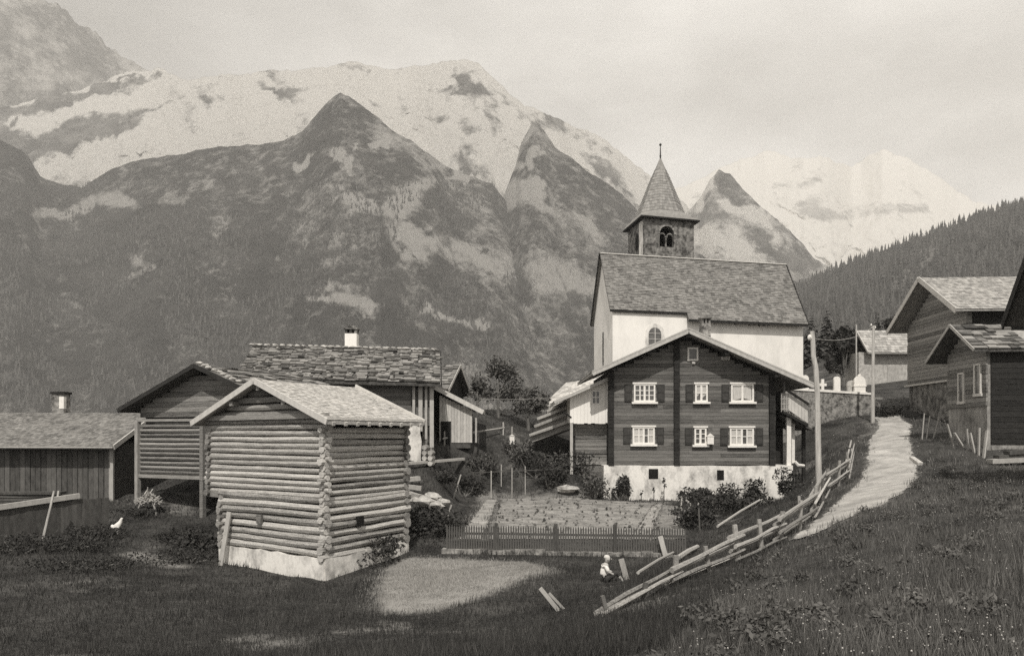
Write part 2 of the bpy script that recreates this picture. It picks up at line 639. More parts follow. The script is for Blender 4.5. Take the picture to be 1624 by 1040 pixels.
def sheet(name, poly, mt, step=0.07, lift=0.03, edge=0.25, seed=5, furrow=0.0):
    """an irregular-edged patch lying on the ground; poly is in plan metres"""
    p = np.array(poly)
    x = np.arange(p[:, 0].min() - 1, p[:, 0].max() + 1, step)
    y = np.arange(p[:, 1].min() - 1, p[:, 1].max() + 1, step)
    X, Y = np.meshgrid(x, y)
    wx = X + (fbm(X * 1.3, Y * 1.3, seed) - .5) * edge * 4 + (fbm(X * 6, Y * 6, seed + 4, 2) - .5) * edge * 2.2
    wy = Y + (fbm(X * 1.3, Y * 1.3, seed + 9) - .5) * edge * 4 + (fbm(X * 6, Y * 6, seed + 6, 2) - .5) * edge * 2.2
    keep = inside(wx[:-1, :-1].ravel(), wy[:-1, :-1].ravel(), poly)
    n = len(x)
    i0 = (np.arange(len(y) - 1)[:, None] * n + np.arange(n - 1)[None, :]).ravel()[keep]
    fq = np.stack([i0, i0 + 1, i0 + n + 1, i0 + n], 1)
    Z = gz(X, Y) + lift + (fbm(X * 5, Y * 5, seed + 2, 2) - .5) * 0.012
    if furrow:
        Z = Z + np.sin(X * 2 * math.pi / 0.7) * furrow
    V = np.stack([X, Y, Z], -1).reshape(-1, 3)
    used = np.unique(fq)
    mp_ = np.full(len(V), -1)
    mp_[used] = np.arange(len(used))
    SHEETS.append((name, poly))
    return tag(np_mesh(name, V[used], mp_[fq], mt, smooth=True), kind='structure')


def gp(pts):
    return [tuple(G(*p)[:2]) for p in pts]


def ribbon(pts, widths):
    l, r = [], []
    for i, p in enumerate(pts):
        a = Vector(pts[max(i - 1, 0)])
        b = Vector(pts[min(i + 1, len(pts) - 1)])
        d = (b - a).normalized()
        n = Vector((-d.y, d.x))
        l.append(tuple(Vector(p) + n * widths[i] / 2))
        r.append(tuple(Vector(p) - n * widths[i] / 2))
    return l + r[::-1]


_rc = [(1262, 858, 18), (1300, 836, 60), (1342, 812, 95), (1382, 787, 112), (1406, 762, 96), (1412, 737, 78), (1411, 713, 68), (1409, 694, 56), (1420, 676, 46)]
ROAD, RW = [], []
for px_, py_, w_ in _rc:
    q = G(px_, py_)
    ROAD.append((q.x, q.y))
    RW.append(w_ * q.y / F * (.9 if py_ > 700 else 1.0))
ROAD += [(24.2, 51.0)]
RW += [1.6]
ROADP = ribbon(ROAD, RW)
sheet('path', ROADP, M['gravel'], edge=0.07, seed=21)
sheet('garden_soil', [(-0.75, 27.0), (4.0, 27.0), (7.0, 39.2), (3.9, 41.4), (-0.55, 41.4)], M['soil'], lift=0.045, edge=0.03, seed=31, furrow=0.0)
sheet('garden_bed', [(4.75, 27.0), (5.9, 27.0), (6.5, 30.0), (7.9, 37.5), (7.4, 38.8)], M['bed'], lift=0.045, edge=0.03, seed=33, furrow=0.03)
sheet('garden_path', [(4.05, 27.0), (4.65, 27.0), (7.4, 39.0), (7.05, 39.3)], M['mown'], lift=0.04, edge=0.02, seed=35)
sheet('garden_path', [(-1.9, 27.0), (-1.1, 27.0), (-0.8, 41.2), (-1.35, 41.2)], M['mown'], lift=0.04, edge=0.03, seed=36)
MOWN = gp([(640, 884), (740, 888), (850, 892), (880, 906), (800, 935), (700, 965), (640, 978), (600, 965), (600, 930), (615, 900)])
YARD = gp([(170, 878), (230, 872), (300, 892), (330, 905), (270, 902), (200, 888)])


def soft(x, y, poly, r=.7):
    s = np.zeros(x.shape)
    for k in range(14):
        a = k * 2.4
        q = r * math.sqrt((k + .5) / 14)
        s += inside(x + q * math.cos(a), y + q * math.sin(a), poly)
    return s / 14


cover = np.maximum.reduce([soft(gx.ravel(), gy.ravel(), MOWN, .5) * 1.0, np.clip(fbm(gx.ravel() * .45, gy.ravel() * .45, 63, 4) - .53, 0, 1) * 1.7, soft(gx.ravel(), gy.ravel(), YARD, .6) * .7, soft(gx.ravel(), gy.ravel(), ROADP, .5) * .9, soft(gx.ravel(), gy.ravel(), [(-2.2, 26.8), (6.0, 26.8), (8.4, 40.5), (3.6, 42.2), (-2.0, 42.2)], .5) * .55])
tag(np_mesh('ground', np.stack([gx, gy, gzv], -1).reshape(-1, 3), Fq, M['turf'], attrs={'cover': cover}, smooth=True), kind='structure')

# ------------------------------------------------------------------ mountains


def hill_mat(name, dark, mid, light, scale, thr=0.5, soft=0.12, bump=0.6, bd=12.0):
    m = bpy.data.materials.new(name)
    m.use_nodes = True
    t = m.node_tree
    b = t.nodes['Principled BSDF']
    b.inputs['Roughness'].default_value = 1.0
    b.inputs['Specular IOR Level'].default_value = 0.0
    tcn = N(t, 'ShaderNodeTexCoord')
    n1 = N(t, 'ShaderNodeTexNoise')
    n1.inputs['Scale'].default_value = scale
    n1.inputs['Detail'].default_value = 13
    n1.inputs['Roughness'].default_value = 0.76
    mpn = N(t, 'ShaderNodeMapping')
    mpn.inputs['Scale'].default_value = (1, 0.9, 1.0)
    mpn.inputs['Rotation'].default_value = (0, R(-25), 0)
    L(t, tcn.outputs['Object'], mpn.inputs[0])
    L(t, mpn.outputs[0], n1.inputs[0])
    at = N(t, 'ShaderNodeAttribute', attribute_name='snow')
    # rock/forest mottling
    r1 = N(t, 'ShaderNodeMapRange')
    r1.inputs[1].default_value = 0.40
    r1.inputs[2].default_value = 0.62
    L(t, n1.outputs[0], r1.inputs[0])
    m1 = N(t, 'ShaderNodeMix', data_type='RGBA')
    m1.inputs[6].default_value = c3(dark)
    m1.inputs[7].default_value = c3(mid)
    L(t, r1.outputs[0], m1.inputs[0])
    # light patches: attribute + fine noise through a soft threshold
    n2 = N(t, 'ShaderNodeTexNoise')
    n2.inputs['Scale'].default_value = scale * 2.7
    n2.inputs['Detail'].default_value = 12
    n2.inputs['Roughness'].default_value = 0.80
    L(t, mpn.outputs[0], n2.inputs[0])
    ad = N(t, 'ShaderNodeMath', operation='MULTIPLY_ADD')
    ad.inputs[1].default_value = 2.1
    L(t, n2.outputs[0], ad.inputs[0])
    sb = N(t, 'ShaderNodeMath', operation='SUBTRACT')
    L(t, at.outputs['Fac'], sb.inputs[0])
    sb.inputs[1].default_value = 0.98
    L(t, sb.outputs[0], ad.inputs[2])
    r2 = N(t, 'ShaderNodeMapRange')
    r2.inputs[1].default_value = thr - soft
    r2.inputs[2].default_value = thr + soft
    L(t, ad.outputs[0], r2.inputs[0])
    m2 = N(t, 'ShaderNodeMix', data_type='RGBA')
    L(t, r2.outputs[0], m2.inputs[0])
    L(t, m1.outputs[2], m2.inputs[6])
    m2.inputs[7].default_value = c3(light)
    L(t, m2.outputs[2], b.inputs['Base Color'])
    bn = N(t, 'ShaderNodeBump')
    bn.inputs['Strength'].default_value = bump
    bn.inputs['Distance'].default_value = bd
    L(t, n1.outputs[0], bn.inputs['Height'])
    L(t, bn.outputs[0], b.inputs['Normal'])
    return m


def interp(pts, x):
    p = np.array(pts, float)
    return np.interp(x, p[:, 0], p[:, 1])


def seg_field(px, py, patches):
    """patches: (x0,y0,x1,y1,half width at start, at end, strength) -> soft field"""
    f = np.zeros(px.shape)
    px = px + (fbm(px / 22.0, py / 22.0, 51, 4) - .5) * 46
    py = py + (fbm(px / 26.0, py / 18.0, 57, 4) - .5) * 34
    for x0, y0, x1, y1, w0, w1, st in patches:
        dx, dy = x1 - x0, y1 - y0
        l2 = dx * dx + dy * dy + 1e-6
        t = np.clip(((px - x0) * dx + (py - y0) * dy) / l2, 0, 1)
        d = np.hypot(px - x0 - t * dx, py - y0 - t * dy)
        ww = w0 + (w1 - w0) * t
        f = np.maximum(f, st * np.clip(1.35 - d / ww, 0, 1))
    return f


def mountain(name, ridge, Yr, Yf, zf, mt, snow, rough=0.075, jag=3.0, nu=420, nv=130, pw=1.25, seed=1, kind='structure', back=0.5, relief=0.5):
    px = np.linspace(ridge[0][0], ridge[-1][0], nu)
    r0_ = interp(ridge, px)
    ry = r0_ + (fbm(px / 26.0, px * 0, seed, 4) - .5) * 2 * jag + (fbm(px / 7.0, px * 0, seed + 3, 2) - .5) * jag
    v = np.linspace(0, 1, nv)
    PX, Vv = np.meshgrid(px, v)
    yr = Yr + (fbm(PX / 160.0, PX * 0 + 3, seed + 11, 3) - .5) * 0.22 * Yr
    # spurs and gullies: ribs running down the slope
    rib = fbm(PX / 70.0 + Vv * 5.0, Vv * 5.0 - PX / 120.0, seed + 5, 5) - 0.5
    rib2 = np.abs(fbm(PX / 34.0 + Vv * 5, Vv * 8 - PX / 80.0, seed + 8, 4) - .5)
    Yd = Yf + (yr - Yf) * Vv + (rib * 2 - rib2) * (yr - Yf) * 0.10 * np.sin(np.pi * Vv)
    zr = (HY - r0_[None, :] - (ry - r0_)[None, :] * Vv ** 7) / F * yr
    Z = zf + (zr - zf) * Vv ** pw + rib * (zr - zf) * rough * 2 * np.sin(np.pi * np.minimum(Vv * 1.02, 1)) \
        - rib2 * (zr - zf) * rough * 1.5 * np.sin(np.pi * Vv)
    fine = np.abs(fbm(PX / 11.0 + Vv * 9, Vv * 30 - PX / 40.0, seed + 21, 4) - .5)
    Z = Z - fine * (zr - zf) * 0.05 * np.sin(np.pi * np.clip(Vv * 1.1, 0, 1))
    X = (PX - CX) / F * Yd
    # screen row of each vertex as seen from the village, used to know which slope carries snow, scree or pasture
    row = HY - Z / Yd * F
    sn = snow(PX, row, Vv) + relief * (rib * 1.3 - rib2 * 1.0 + 0.18)
    # back slope
    nb = 6
    k = np.linspace(0, 1, nb + 1)[1:][:, None]
    Xb = X[-1] * (1 + k * back * 0.5)
    Yb = Yd[-1] * (1 + k * back * 0.5)
    Zb = Z[-1] - k * (Z[-1] - zf) * 0.8
    V = np.concatenate([np.stack([X, Yd, Z], -1), np.stack([Xb, Yb, Zb], -1)]).reshape(-1, 3)
    sn = np.concatenate([sn, np.repeat(sn[-1:], nb, 0)]).ravel()
    rows = nv + nb
    i0 = (np.arange(rows - 1)[:, None] * nu + np.arange(nu - 1)[None, :]).ravel()
    fq = np.stack([i0, i0 + 1, i0 + nu + 1, i0 + nu], 1)
    o = np_mesh(name, V, fq, mt, attrs={'snow': sn}, smooth=True)
    tag(o, kind=kind)
    return o, (X, Yd, Z, PX, row)


m_snow = hill_mat('snowfield', 0.05, 0.30, 0.90, 0.011, thr=0.50, soft=0.22, bump=1.0, bd=60)
m_rock = hill_mat('rocky_flank', 0.008, 0.085, 0.52, 0.016, thr=0.54, soft=0.20, bump=1.0, bd=45)
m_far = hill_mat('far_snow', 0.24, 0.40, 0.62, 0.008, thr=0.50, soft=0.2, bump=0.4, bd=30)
m_cliff = hill_mat('misty_cliff', 0.04, 0.16, 0.45, 0.010, thr=0.52, soft=0.25, bump=0.9, bd=40)
m_wood = hill_mat('wooded_slope', 0.026, 0.055, 0.14, 0.03, thr=0.60, soft=0.15, bump=0.6, bd=5)

# range behind everything on the right: faint snow peaks
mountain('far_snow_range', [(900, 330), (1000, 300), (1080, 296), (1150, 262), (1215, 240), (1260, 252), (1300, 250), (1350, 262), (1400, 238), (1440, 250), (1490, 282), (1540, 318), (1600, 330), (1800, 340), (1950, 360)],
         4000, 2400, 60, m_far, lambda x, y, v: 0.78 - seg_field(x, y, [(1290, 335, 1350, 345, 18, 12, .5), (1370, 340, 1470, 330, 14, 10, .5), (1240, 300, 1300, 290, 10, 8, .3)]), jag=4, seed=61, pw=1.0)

# the high snow range in the middle and left
A_rock = [(-150, 200, 0, 180, 22, 17, .9), (0, 182, 100, 163, 15, 11, .95), (100, 163, 205, 122, 11, 6, .95), (200, 140, 250, 118, 14, 8, .55),
          (-150, 262, 60, 228, 40, 26, .95), (60, 225, 200, 192, 22, 16, .95), (200, 192, 275, 165, 15, 6, .8),
          (545, 108, 585, 118, 14, 13, .75), (560, 135, 600, 170, 9, 5, .5), (728, 118, 752, 140, 10, 13, .5), (680, 152, 740, 146, 7, 9, .5), (760, 140, 800, 160, 14, 14, .6),
          (800, 155, 850, 190, 9, 9, .7), (420, 132, 450, 142, 9, 6, .7), (400, 155, 500, 140, 6, 5, .35), (640, 200, 700, 190, 8, 8, .3), (850, 185, 960, 240, 12, 12, .65), (900, 225, 1010, 290, 10, 18, .55), (330, 160, 420, 175, 10, 6, .3)]
mountain('snow_range', [(-300, 230), (-150, 205), (0, 172), (90, 152), (150, 135), (200, 116), (250, 108), (300, 126), (370, 120), (420, 112), (470, 114), (520, 107), (560, 98), (585, 104), (610, 112), (660, 104), (730, 92), (758, 100), (790, 132), (830, 165), (870, 182), (915, 200), (960, 222), (1010, 262), (1060, 300), (1110, 345), (1180, 390), (1300, 430), (1400, 450)],
         2300, 1250, 20, m_snow, lambda x, y, v: 0.80 - seg_field(x, y, A_rock), jag=4.5, seed=71, pw=1.05, nu=760, nv=240, relief=1.5)

# the steep dark slope climbing out of the picture at the upper left
mountain('steep_left_slope', [(-420, -60), (-150, -50), (0, -38), (50, -12), (84, 4), (112, 30), (150, 52), (176, 84), (222, 104), (262, 128), (300, 150), (380, 190)],
         3000, 1800, 60, m_cliff, lambda x, y, v: 0.34 - seg_field(x, y, [(-20, 40, 60, 20, 20, 14, .2), (110, 20, 135, 110, 20, 16, .2), (30, 60, 70, 90, 12, 10, .15)]) + seg_field(x, y, [(60, 130, 130, 120, 18, 14, .3)]), jag=11, seed=151, pw=1.0, relief=.8)

# the small pointed peak behind the spire
mountain('pointed_peak', [(960, 420), (1040, 372), (1090, 336), (1112, 312), (1126, 285), (1140, 270), (1158, 276), (1180, 302), (1210, 330), (1250, 362), (1290, 408), (1340, 440), (1420, 470)],
         2000, 1300, 10, m_snow, lambda x, y, v: 0.45 + seg_field(x, y, [(1110, 375, 1170, 395, 16, 20, .5), (1150, 320, 1215, 355, 10, 9, .4), (1120, 300, 1132, 282, 8, 6, .5), (1225, 375, 1235, 385, 10, 9, .45), (1100, 330, 1120, 310, 8, 5, .4)])
         - seg_field(x, y, [(1140, 275, 1170, 310, 12, 14, .3), (1110, 345, 1150, 345, 14, 14, .25), (1190, 375, 1260, 420, 14, 30, .3)]), jag=3, seed=81)

# second dark horn
C_light = [(845, 290, 800, 320, 12, 14, .7), (832, 265, 848, 240, 5, 4, .5), (835, 300, 870, 330, 10, 8, .55), (850, 430, 940, 455, 26, 20, .5), (900, 330, 960, 380, 14, 14, .2)]
mountain('dark_horn', [(700, 420), (760, 345), (798, 312), (818, 262), (826, 228), (845, 194), (862, 204), (880, 232), (905, 250), (930, 270), (985, 306), (1010, 332), (1060, 378), (1120, 408), (1200, 432), (1290, 452), (1400, 480)],
         1650, 900, -30, m_rock, lambda x, y, v: 0.28 + seg_field(x, y, C_light) + 0.14 * np.clip((330 - y) / 130, 0, 1), jag=3.2, seed=93, pw=1.1)

# the big dark flank with the pyramid
B_light = [(483, 262, 485, 245, 5, 4, .75), (532, 238, 533, 255, 3, 4, .7), (545, 268, 552, 255, 9, 6, .7), (560, 240, 562, 232, 3, 3, .6), (590, 232, 625, 222, 5, 7, .6), (638, 226, 650, 234, 4, 3, .5), (530, 300, 545, 298, 7, 5, .4),
           (690, 262, 720, 255, 5, 8, .6), (715, 272, 735, 285, 5, 6, .55), (560, 320, 600, 335, 16, 12, .5), (620, 335, 680, 290, 22, 20, .55), (630, 370, 690, 385, 18, 16, .6), (650, 390, 670, 410, 16, 12, .5), (600, 210, 690, 255, 22, 18, .26),
           (720, 400, 780, 420, 18, 22, .35), (800, 420, 900, 450, 25, 30, .35), (495, 468, 540, 470, 5, 11, .75), (540, 470, 592, 495, 11, 7, .75), (675, 488, 690, 505, 8, 5, .65), (705, 498, 770, 521, 6, 5, .85),
           (80, 272, 92, 268, 12, 9, .7), (92, 270, 200, 250, 7, 11, .5), (110, 325, 205, 315, 9, 10, .45), (60, 345, 110, 335, 10, 8, .45), (205, 405, 240, 420, 8, 10, .4), (215, 440, 232, 425, 8, 8, .4), (330, 375, 350, 355, 10, 12, .3), (190, 445, 215, 430, 10, 10, .35), (270, 310, 330, 300, 12, 10, .25)]
_, BF = mountain('dark_flank', [(-320, 260), (-150, 232), (0, 222), (40, 242), (65, 280), (100, 292), (130, 296), (180, 268), (230, 252), (280, 245), (330, 236), (400, 229), (450, 224), (480, 206), (510, 172), (528, 154), (540, 147), (556, 154), (620, 204), (680, 243), (705, 262), (740, 276), (780, 292), (800, 314), (840, 380), (900, 452), (960, 510), (1040, 560), (1200, 600), (1350, 640)],
                 1450, 700, -50, m_rock, lambda x, y, v: 0.15 + seg_field(x, y, B_light) + 0.16 * np.clip((360 - y) / 200, 0, 1) + 0.10 * np.clip((x - 350) / 400, -1, 1), jag=2.4, seed=107, pw=1.12, nu=700, nv=240)

# wooded hill on the right
F_ridge = [(1180, 560), (1240, 470), (1275, 452), (1300, 438), (1340, 420), (1400, 398), (1470, 372), (1540, 348), (1624, 320), (1760, 270), (1950, 220)]
_, FF = mountain('wooded_hill', F_ridge, 1000, 430, 32, m_wood, lambda x, y, v: 0.3 + seg_field(x, y, [(1400, 470, 1480, 405, 14, 10, .3), (1440, 430, 1500, 380, 10, 10, .25)]), jag=2, seed=121, pw=1.0, rough=0.03)

# conifers of the wooded hill and of the lower flank: one mass each


def conifers(name, n, pick, hmin, hmax, seed, sides=7, tiers=3):
    rs = np.random.RandomState(seed)
    V, Fc, T = [], [], []
    base = 0
    for i in range(n):
        x, y, z = pick(rs)
        h = hmin + (hmax - hmin) * rs.rand() ** 1.5
        r = h * (0.14 + 0.07 * rs.rand())
        tone = rs.rand()
        for k in range(tiers):
            zb = z + h * (0.06 + 0.27 * k)
            zt = z + h * min(1.0, 0.52 + 0.26 * k) if k < tiers - 1 else z + h
            rr = r * (1 - 0.28 * k)
            a0 = rs.rand() * 6.28
            an = a0 + np.arange(sides) * 2 * np.pi / sides
            rad = rr * (0.7 + 0.6 * rs.rand(sides))
            ring = np.stack([x + rad * np.cos(an), y + rad * np.sin(an), zb - rs.rand(sides) * h * 0.05], 1)
            V.append(ring)
            V.append(np.array([[x + (rs.rand() - .5) * .04 * h, y, zt]]))
            idx = np.arange(sides)
            Fc.append(np.stack([base + idx, base + (idx + 1) % sides, np.full(sides, base + sides)], 1))
            T.append(np.clip(tone + (rs.rand(sides) - .5) * 0.5, 0, 1))
            base += sides + 1
    return np_mesh(name, np.concatenate(V), np.concatenate(Fc), M['conifer'], tone=np.concatenate(T))


def picker(fld, ok):
    X, Y, Z, PXf, row = fld

    def f(rs):
        while True:
            i = rs.randint(0, X.shape[0])
            j = rs.randint(0, X.shape[1])
            if ok(PXf[i, j], row[i, j], rs):
                a = rs.rand()
                j2 = min(j + 1, X.shape[1] - 1)
                return X[i, j] * (1 - a) + X[i, j2] * a, Y[i, j] * (1 - a) + Y[i, j2] * a, Z[i, j] * (1 - a) + Z[i, j2] * a - 0.4
    return f


tag(conifers('conifer_wood', 5500, picker(FF, lambda px, r, rs: 1235 < px < 1760 and r < 640 and (rs.rand() < 0.9 if not (1400 < px < 1500 and 380 < r < 470) else rs.rand() < 0.35)), 8, 14, 5),
    'dense dark conifer wood covering the hillside on the right', 'woodland', kind='stuff')
tag(conifers('valley_wood', 8000, picker(BF, lambda px, r, rs: -60 < px < 1120 and 290 < r < 650 and vnoise(px / 60.0, r / 45.0, 9) > 0.45), 5, 10, 8, sides=5, tiers=2),
    'scattered forest of far conifers on the dark valley flank', 'woodland', kind='stuff')
# ------------------------------------------------------------------ building helpers


def V2(a, b):
    return Vector((a, b, 0))


def gable_roof(name, mt, parent, o, ex, ey, xl, xr, zl, zr, xa, za, y0, y1, rows, tw, th, jit=0.25, deck=0.10, board=None, bmat='plank_pale', bw_=0.2, tone_j=1.0, th_j=0.3, soffit=True, lap=1.7):
    """shingled gable roof; o is the local origin (z absolute), eaves at xl and xr, ridge at xa, verges at y0 and y1"""
    mb = MB(o, ex, ey)
    E = [mb.T((xl, y0, zl)), mb.T((xl, y1, zl)), mb.T((xr, y0, zr)), mb.T((xr, y1, zr)), mb.T((xa, y0, za)), mb.T((xa, y1, za))]
    # deck under the shingles
    for (a, b, ra, rb) in ((E[0], E[1], E[4], E[5]), (E[2], E[3], E[4], E[5])):
        dn = Vector((0, 0, -deck))
        mb.hexa([a + dn, b + dn, rb + dn, ra + dn, a, b, rb, ra], 0.1, True)
    mb.tiles(E[1], E[0], E[4], E[5], rows, tw, th, jit, tone_j=tone_j, th_j=th_j, lap=lap)
    mb.tiles(E[2], E[3], E[5], E[4], rows, tw, th, jit, tone_j=tone_j, th_j=th_j, lap=lap)
    r = mb.build(name, mt, parent)
    if board:
        for (a, b) in ((E[0], E[4]), (E[2], E[4])):
            bb = MB()
            off = (-Vector(ey)).normalized() * 0.03
            bb.beam(a + off + Vector((0, 0, th * .4 - bw_ * .25)), b + off + Vector((0, 0, th * .4 - bw_ * .25)), 0.045, bw_, tone=0.8)
            bb.build('barge_board', M[bmat], r)
    return r


def logs_wall(mb, x0f, x1f, yplane, z0, z1, sp, along='x', wob=0.16, ends=0.16, off=0.0, n=8):
    """stack of round logs; x0f/x1f functions of z give both ends"""
    z = z0 + off
    while z < z1:
        a, b = x0f(z), x1f(z)
        if b - a > 0.25:
            pts = []
            rad = []
            k = 5
            e0, e1 = ends * (0.6 + rnd.random() * .9), ends * (0.6 + rnd.random() * .9)
            fl = rnd.random() < .5
            for i in range(k):
                u = i / (k - 1)
                q = a - e0 + (b - a + e0 + e1) * u
                dz, dy = (rnd.random() - .5) * sp * wob, (rnd.random() - .5) * sp * wob
                pts.append(mb.T((q, yplane + dy, z + dz)) if along == 'x' else mb.T((yplane + dy, q, z + dz)))
                rad.append(sp * 0.488 * (0.94 + .16 * rnd.random()) * (1.06 - 0.22 * (u if fl else 1 - u)))
            mb.tube(pts, rad, n, wob=0.05)
        z += sp


# ------------------------------------------------------------------ log barn in front
gx_, rx_ = V2(.815, -.58), V2(.47, .885)
ob = V2(-7.405, 23.55)
barn = empty('log_barn', (ob.x, ob.y, -4.1), 'big grey log barn with a pale shingle roof standing in front of the other houses', 'barn')
roofz = lambda x: 1.62 - 0.387 * abs(x)
HW, LEN = 2.67, 3.73
mb = MB(ob, gx_, rx_)
logs_wall(mb, lambda z: -HW, lambda z: HW, 0.0, -1.72, 0.42, 0.178)
logs_wall(mb, lambda z: -2.02, lambda z: HW, -0.02, -3.31, -1.80, 0.212, wob=.2)
mb.build('gable_wall', M['log'], barn, smooth=False)
mb = MB(ob, gx_, rx_)
logs_wall(mb, lambda z: -min(HW, (1.50 - z) / .387), lambda z: min(HW, (1.50 - z) / .387), 0.0, 0.62, 1.4, 0.21, ends=0.0)
mb.beam(mb.T((-2.9, -.12, .53)), mb.T((2.9, -.12, .55)), .16, .15, tone=.9)
for q in (-1.2, 0.1, 1.25):
    mb.beam(mb.T((q, -.35, roofz(q) - .2)), mb.T((q, .3, roofz(q) - .2)), .13, .13)
mb.build('gable', M['log_dark'], barn)  # darker wood than the wall below: shadow under the roof put into colour
mb = MB(ob, gx_, rx_)
logs_wall(mb, lambda z: 0, lambda z: LEN, HW, -1.72, 0.30, 0.178, 'y', off=-.09)
logs_wall(mb, lambda z: 0, lambda z: LEN, HW + .02, -3.31, -1.85, 0.212, 'y', off=-.10, wob=.2)
mb.build('side_wall', M['log'], barn)
mb = MB(ob, gx_, rx_)
logs_wall(mb, lambda z: 0, lambda z: LEN, -HW, -1.72, 0.30, 0.178, 'y', off=-.09)
logs_wall(mb, lambda z: 0, lambda z: LEN, -2.02, -3.31, -1.85, 0.212, 'y', off=-.10)
mb.build('side_wall', M['log_dark'], barn)
mb = MB(ob, gx_, rx_)
logs_wall(mb, lambda z: -min(HW, (1.5 - z) / .387), lambda z: min(HW, (1.5 - z) / .387), LEN, -3.3, 1.45, 0.24)
mb.build('back_wall', M['log_dark'], barn)
mb = MB(ob, gx_, rx_)
mb.box(-2.5, 2.55, .12, LEN - .1, -1.9, .3, .2)
mb.box(-1.9, 2.55, .12, LEN - .1, -3.4, -1.9, .2)
mb.build('dark_core', M['black'], barn)  # near-black filling, paints the shade seen in the gaps between logs
# floor beams under the jetty
mb = MB(ob, gx_, rx_)
mb.beam(mb.T((-2.75, 0.0, -1.86)), mb.T((-1.9, 0.0, -1.86)), .2, .16)
mb.build('jetty_beam', M['log_dark'], barn)
mb = MB(ob, gx_, rx_)
mb.beam(mb.T((-2.75, LEN, -1.86)), mb.T((-1.9, LEN, -1.86)), .2, .16)
mb.build('jetty_beam', M['log_dark'], barn)
# rough lime base
mb = MB(ob, gx_, rx_)
n = 12
prof = []
for i in range(n + 1):
    u = i / n
    prof.append((-2.1 + 4.86 * u, -3.42 + (rnd.random() - .5) * .07))
mb.prism([(-2.1, -4.7), (2.76, -4.7)] + prof[::-1], -.13, .25)
mb.frame(ob + gx_ * HW, rx_, -gx_)
prof = [(-.1 + 3.95 * i / n, -3.42 + (rnd.random() - .5) * .07) for i in range(n + 1)]
mb.prism([(-.1, -4.7), (3.85, -4.7)] + prof[::-1], -.128, .25)
mb.build('plinth', M['plaster_dirty'], barn)
# little hatches
mb = MB(ob + gx_ * HW, rx_, -gx_)
mb.box(1.25, 1.52, -.19, -.10, -2.66, -2.38, .2)
h = mb.build('hatch', M['black'], barn)
mb = MB(ob, gx_, rx_)
mb.box(-.15, .06, -.19, -.1, -2.62, -2.36, .2)
h = mb.build('hatch', M['log_dark'], barn)
rf = gable_roof('roof', M['shingle'], barn, ob, gx_, rx_, -3.2, 3.17, .40, .40, 0, 1.64, -.38, 4.19, 24, .10, .018, board=True, bw_=.17, tone_j=.85)
mb = MB(ob, gx_, rx_)
for i in range(9):
    y = -.15 + i * .52
    mb2 = MB(ob, gx_, rx_)
    mb2.beam(mb2.T((2.5, y, .55)), mb2.T((3.2, y, .31)), .10, .11, tone=.9)
    mb2.build('rafter_tail', M['plank_pale'], rf)
mb = MB(ob, gx_, rx_)
mb.beam(mb.T((3.14, -.40, .47)), mb.T((3.14, 4.22, .47)), .03, .06, tone=.9)
mb.beam(mb.T((3.2, 4.22, .42)), mb.T((0, 4.22, 1.68)), .05, .16, tone=.9)
mb.build('edge_board', M['plank_pale'], rf)

p0, p1 = ob + gx_ * -1.62 + rx_ * -.42, ob + gx_ * -1.45 + rx_ * -.2
mb = MB()
mb.beam((p0.x, p0.y, -4.05), (p1.x, p1.y, -2.35), .17, .05, up=(-.47, -.885, 0), tone=.7)
tag(mb.build('plank', M['plank'], at=(p0.x, p0.y, -4.05)), 'short grey plank leaning against the white base of the log barn', 'plank')

# ------------------------------------------------------------------ timber barn on stilts behind it
gm, rm = V2(.90, -.436), V2(.436, .90)
om = V2(-11.83, 30.45)
mbarn = empty('stilt_barn', (om.x, om.y, -2.6), 'dark plank barn on short posts, half hidden behind the log barn', 'barn')
WL, WR = 3.67, 3.5
mb = MB(om, gm, rm)
logs_wall(mb, lambda z: -WL, lambda z: WR, 0, -1.48, .50, .185, wob=.1, n=6)
mb.beam(mb.T((-WL - .1, -.04, -1.64)), mb.T((WR, -.04, -1.64)), .2, .13, tone=1)
mb.beam(mb.T((-WL - .1, -.1, .60)), mb.T((WR, -.1, .58)), .14, .10, tone=1)
mb.build('gable_wall', M['log_dark'], mbarn)
mb = MB(om, gm, rm)
zz = .72
while zz < 2.3:
    hwid = (2.5 - zz) / .397
    mb.box(-min(WL, hwid), min(WR, hwid), .02 + rnd.random() * .03, .2, zz, zz + .19)
    zz += .2
mb.build('gable', M['log_dark'], mbarn)
mb = MB(om, gm, rm)
mb.box(-WL + .1, WR - .1, .2, 5.3, -1.5, 1.0, .3)
mb.build('side_wall', M['plank_dark'], mbarn)
for (x, y, mt_, z1) in ((-WL, -.1, 'plank', .6), (-.05, -.1, 'log_dark', .9)):
    mb = MB(om, gm, rm)
    p = mb.T((x, y, 0))
    mb.beam((p.x, p.y, g1(p.x, p.y) - .2), (p.x, p.y, z1), .17, .17, up=rm)
    mb.build('corner_post', M[mt_], mbarn)
for (x, y) in ((1.8, 0), (WR, 0), (-WL, 5), (0, 5), (WR, 5)):
    mb = MB(om, gm, rm)
    p = mb.T((x, y, 0))
    mb.beam((p.x, p.y, g1(p.x, p.y) - .2), (p.x, p.y, -1.6), .17, .17, up=rm)
    mb.build('stilt', M['plank'], mbarn)
gable_roof('roof', M['stone_tile'], mbarn, om, gm, rm, -4.25, 4.25, 1.02, 1.02, 0, 2.66, -.55, 5.8, 13, .36, .05, jit=.4, board=True, bmat='beam_dark', bw_=.16, th_j=.7)
mb = MB(om, gm, rm)
for i in range(9):
    q = .1 + i * .24
    mb.blob(mb.T((q, -.42 + rnd.random() * .1, 2.74 - .386 * q + .05)), (.14, .1, .06), .9)
mb.build('verge_stones', M['stone_pale'], mbarn)

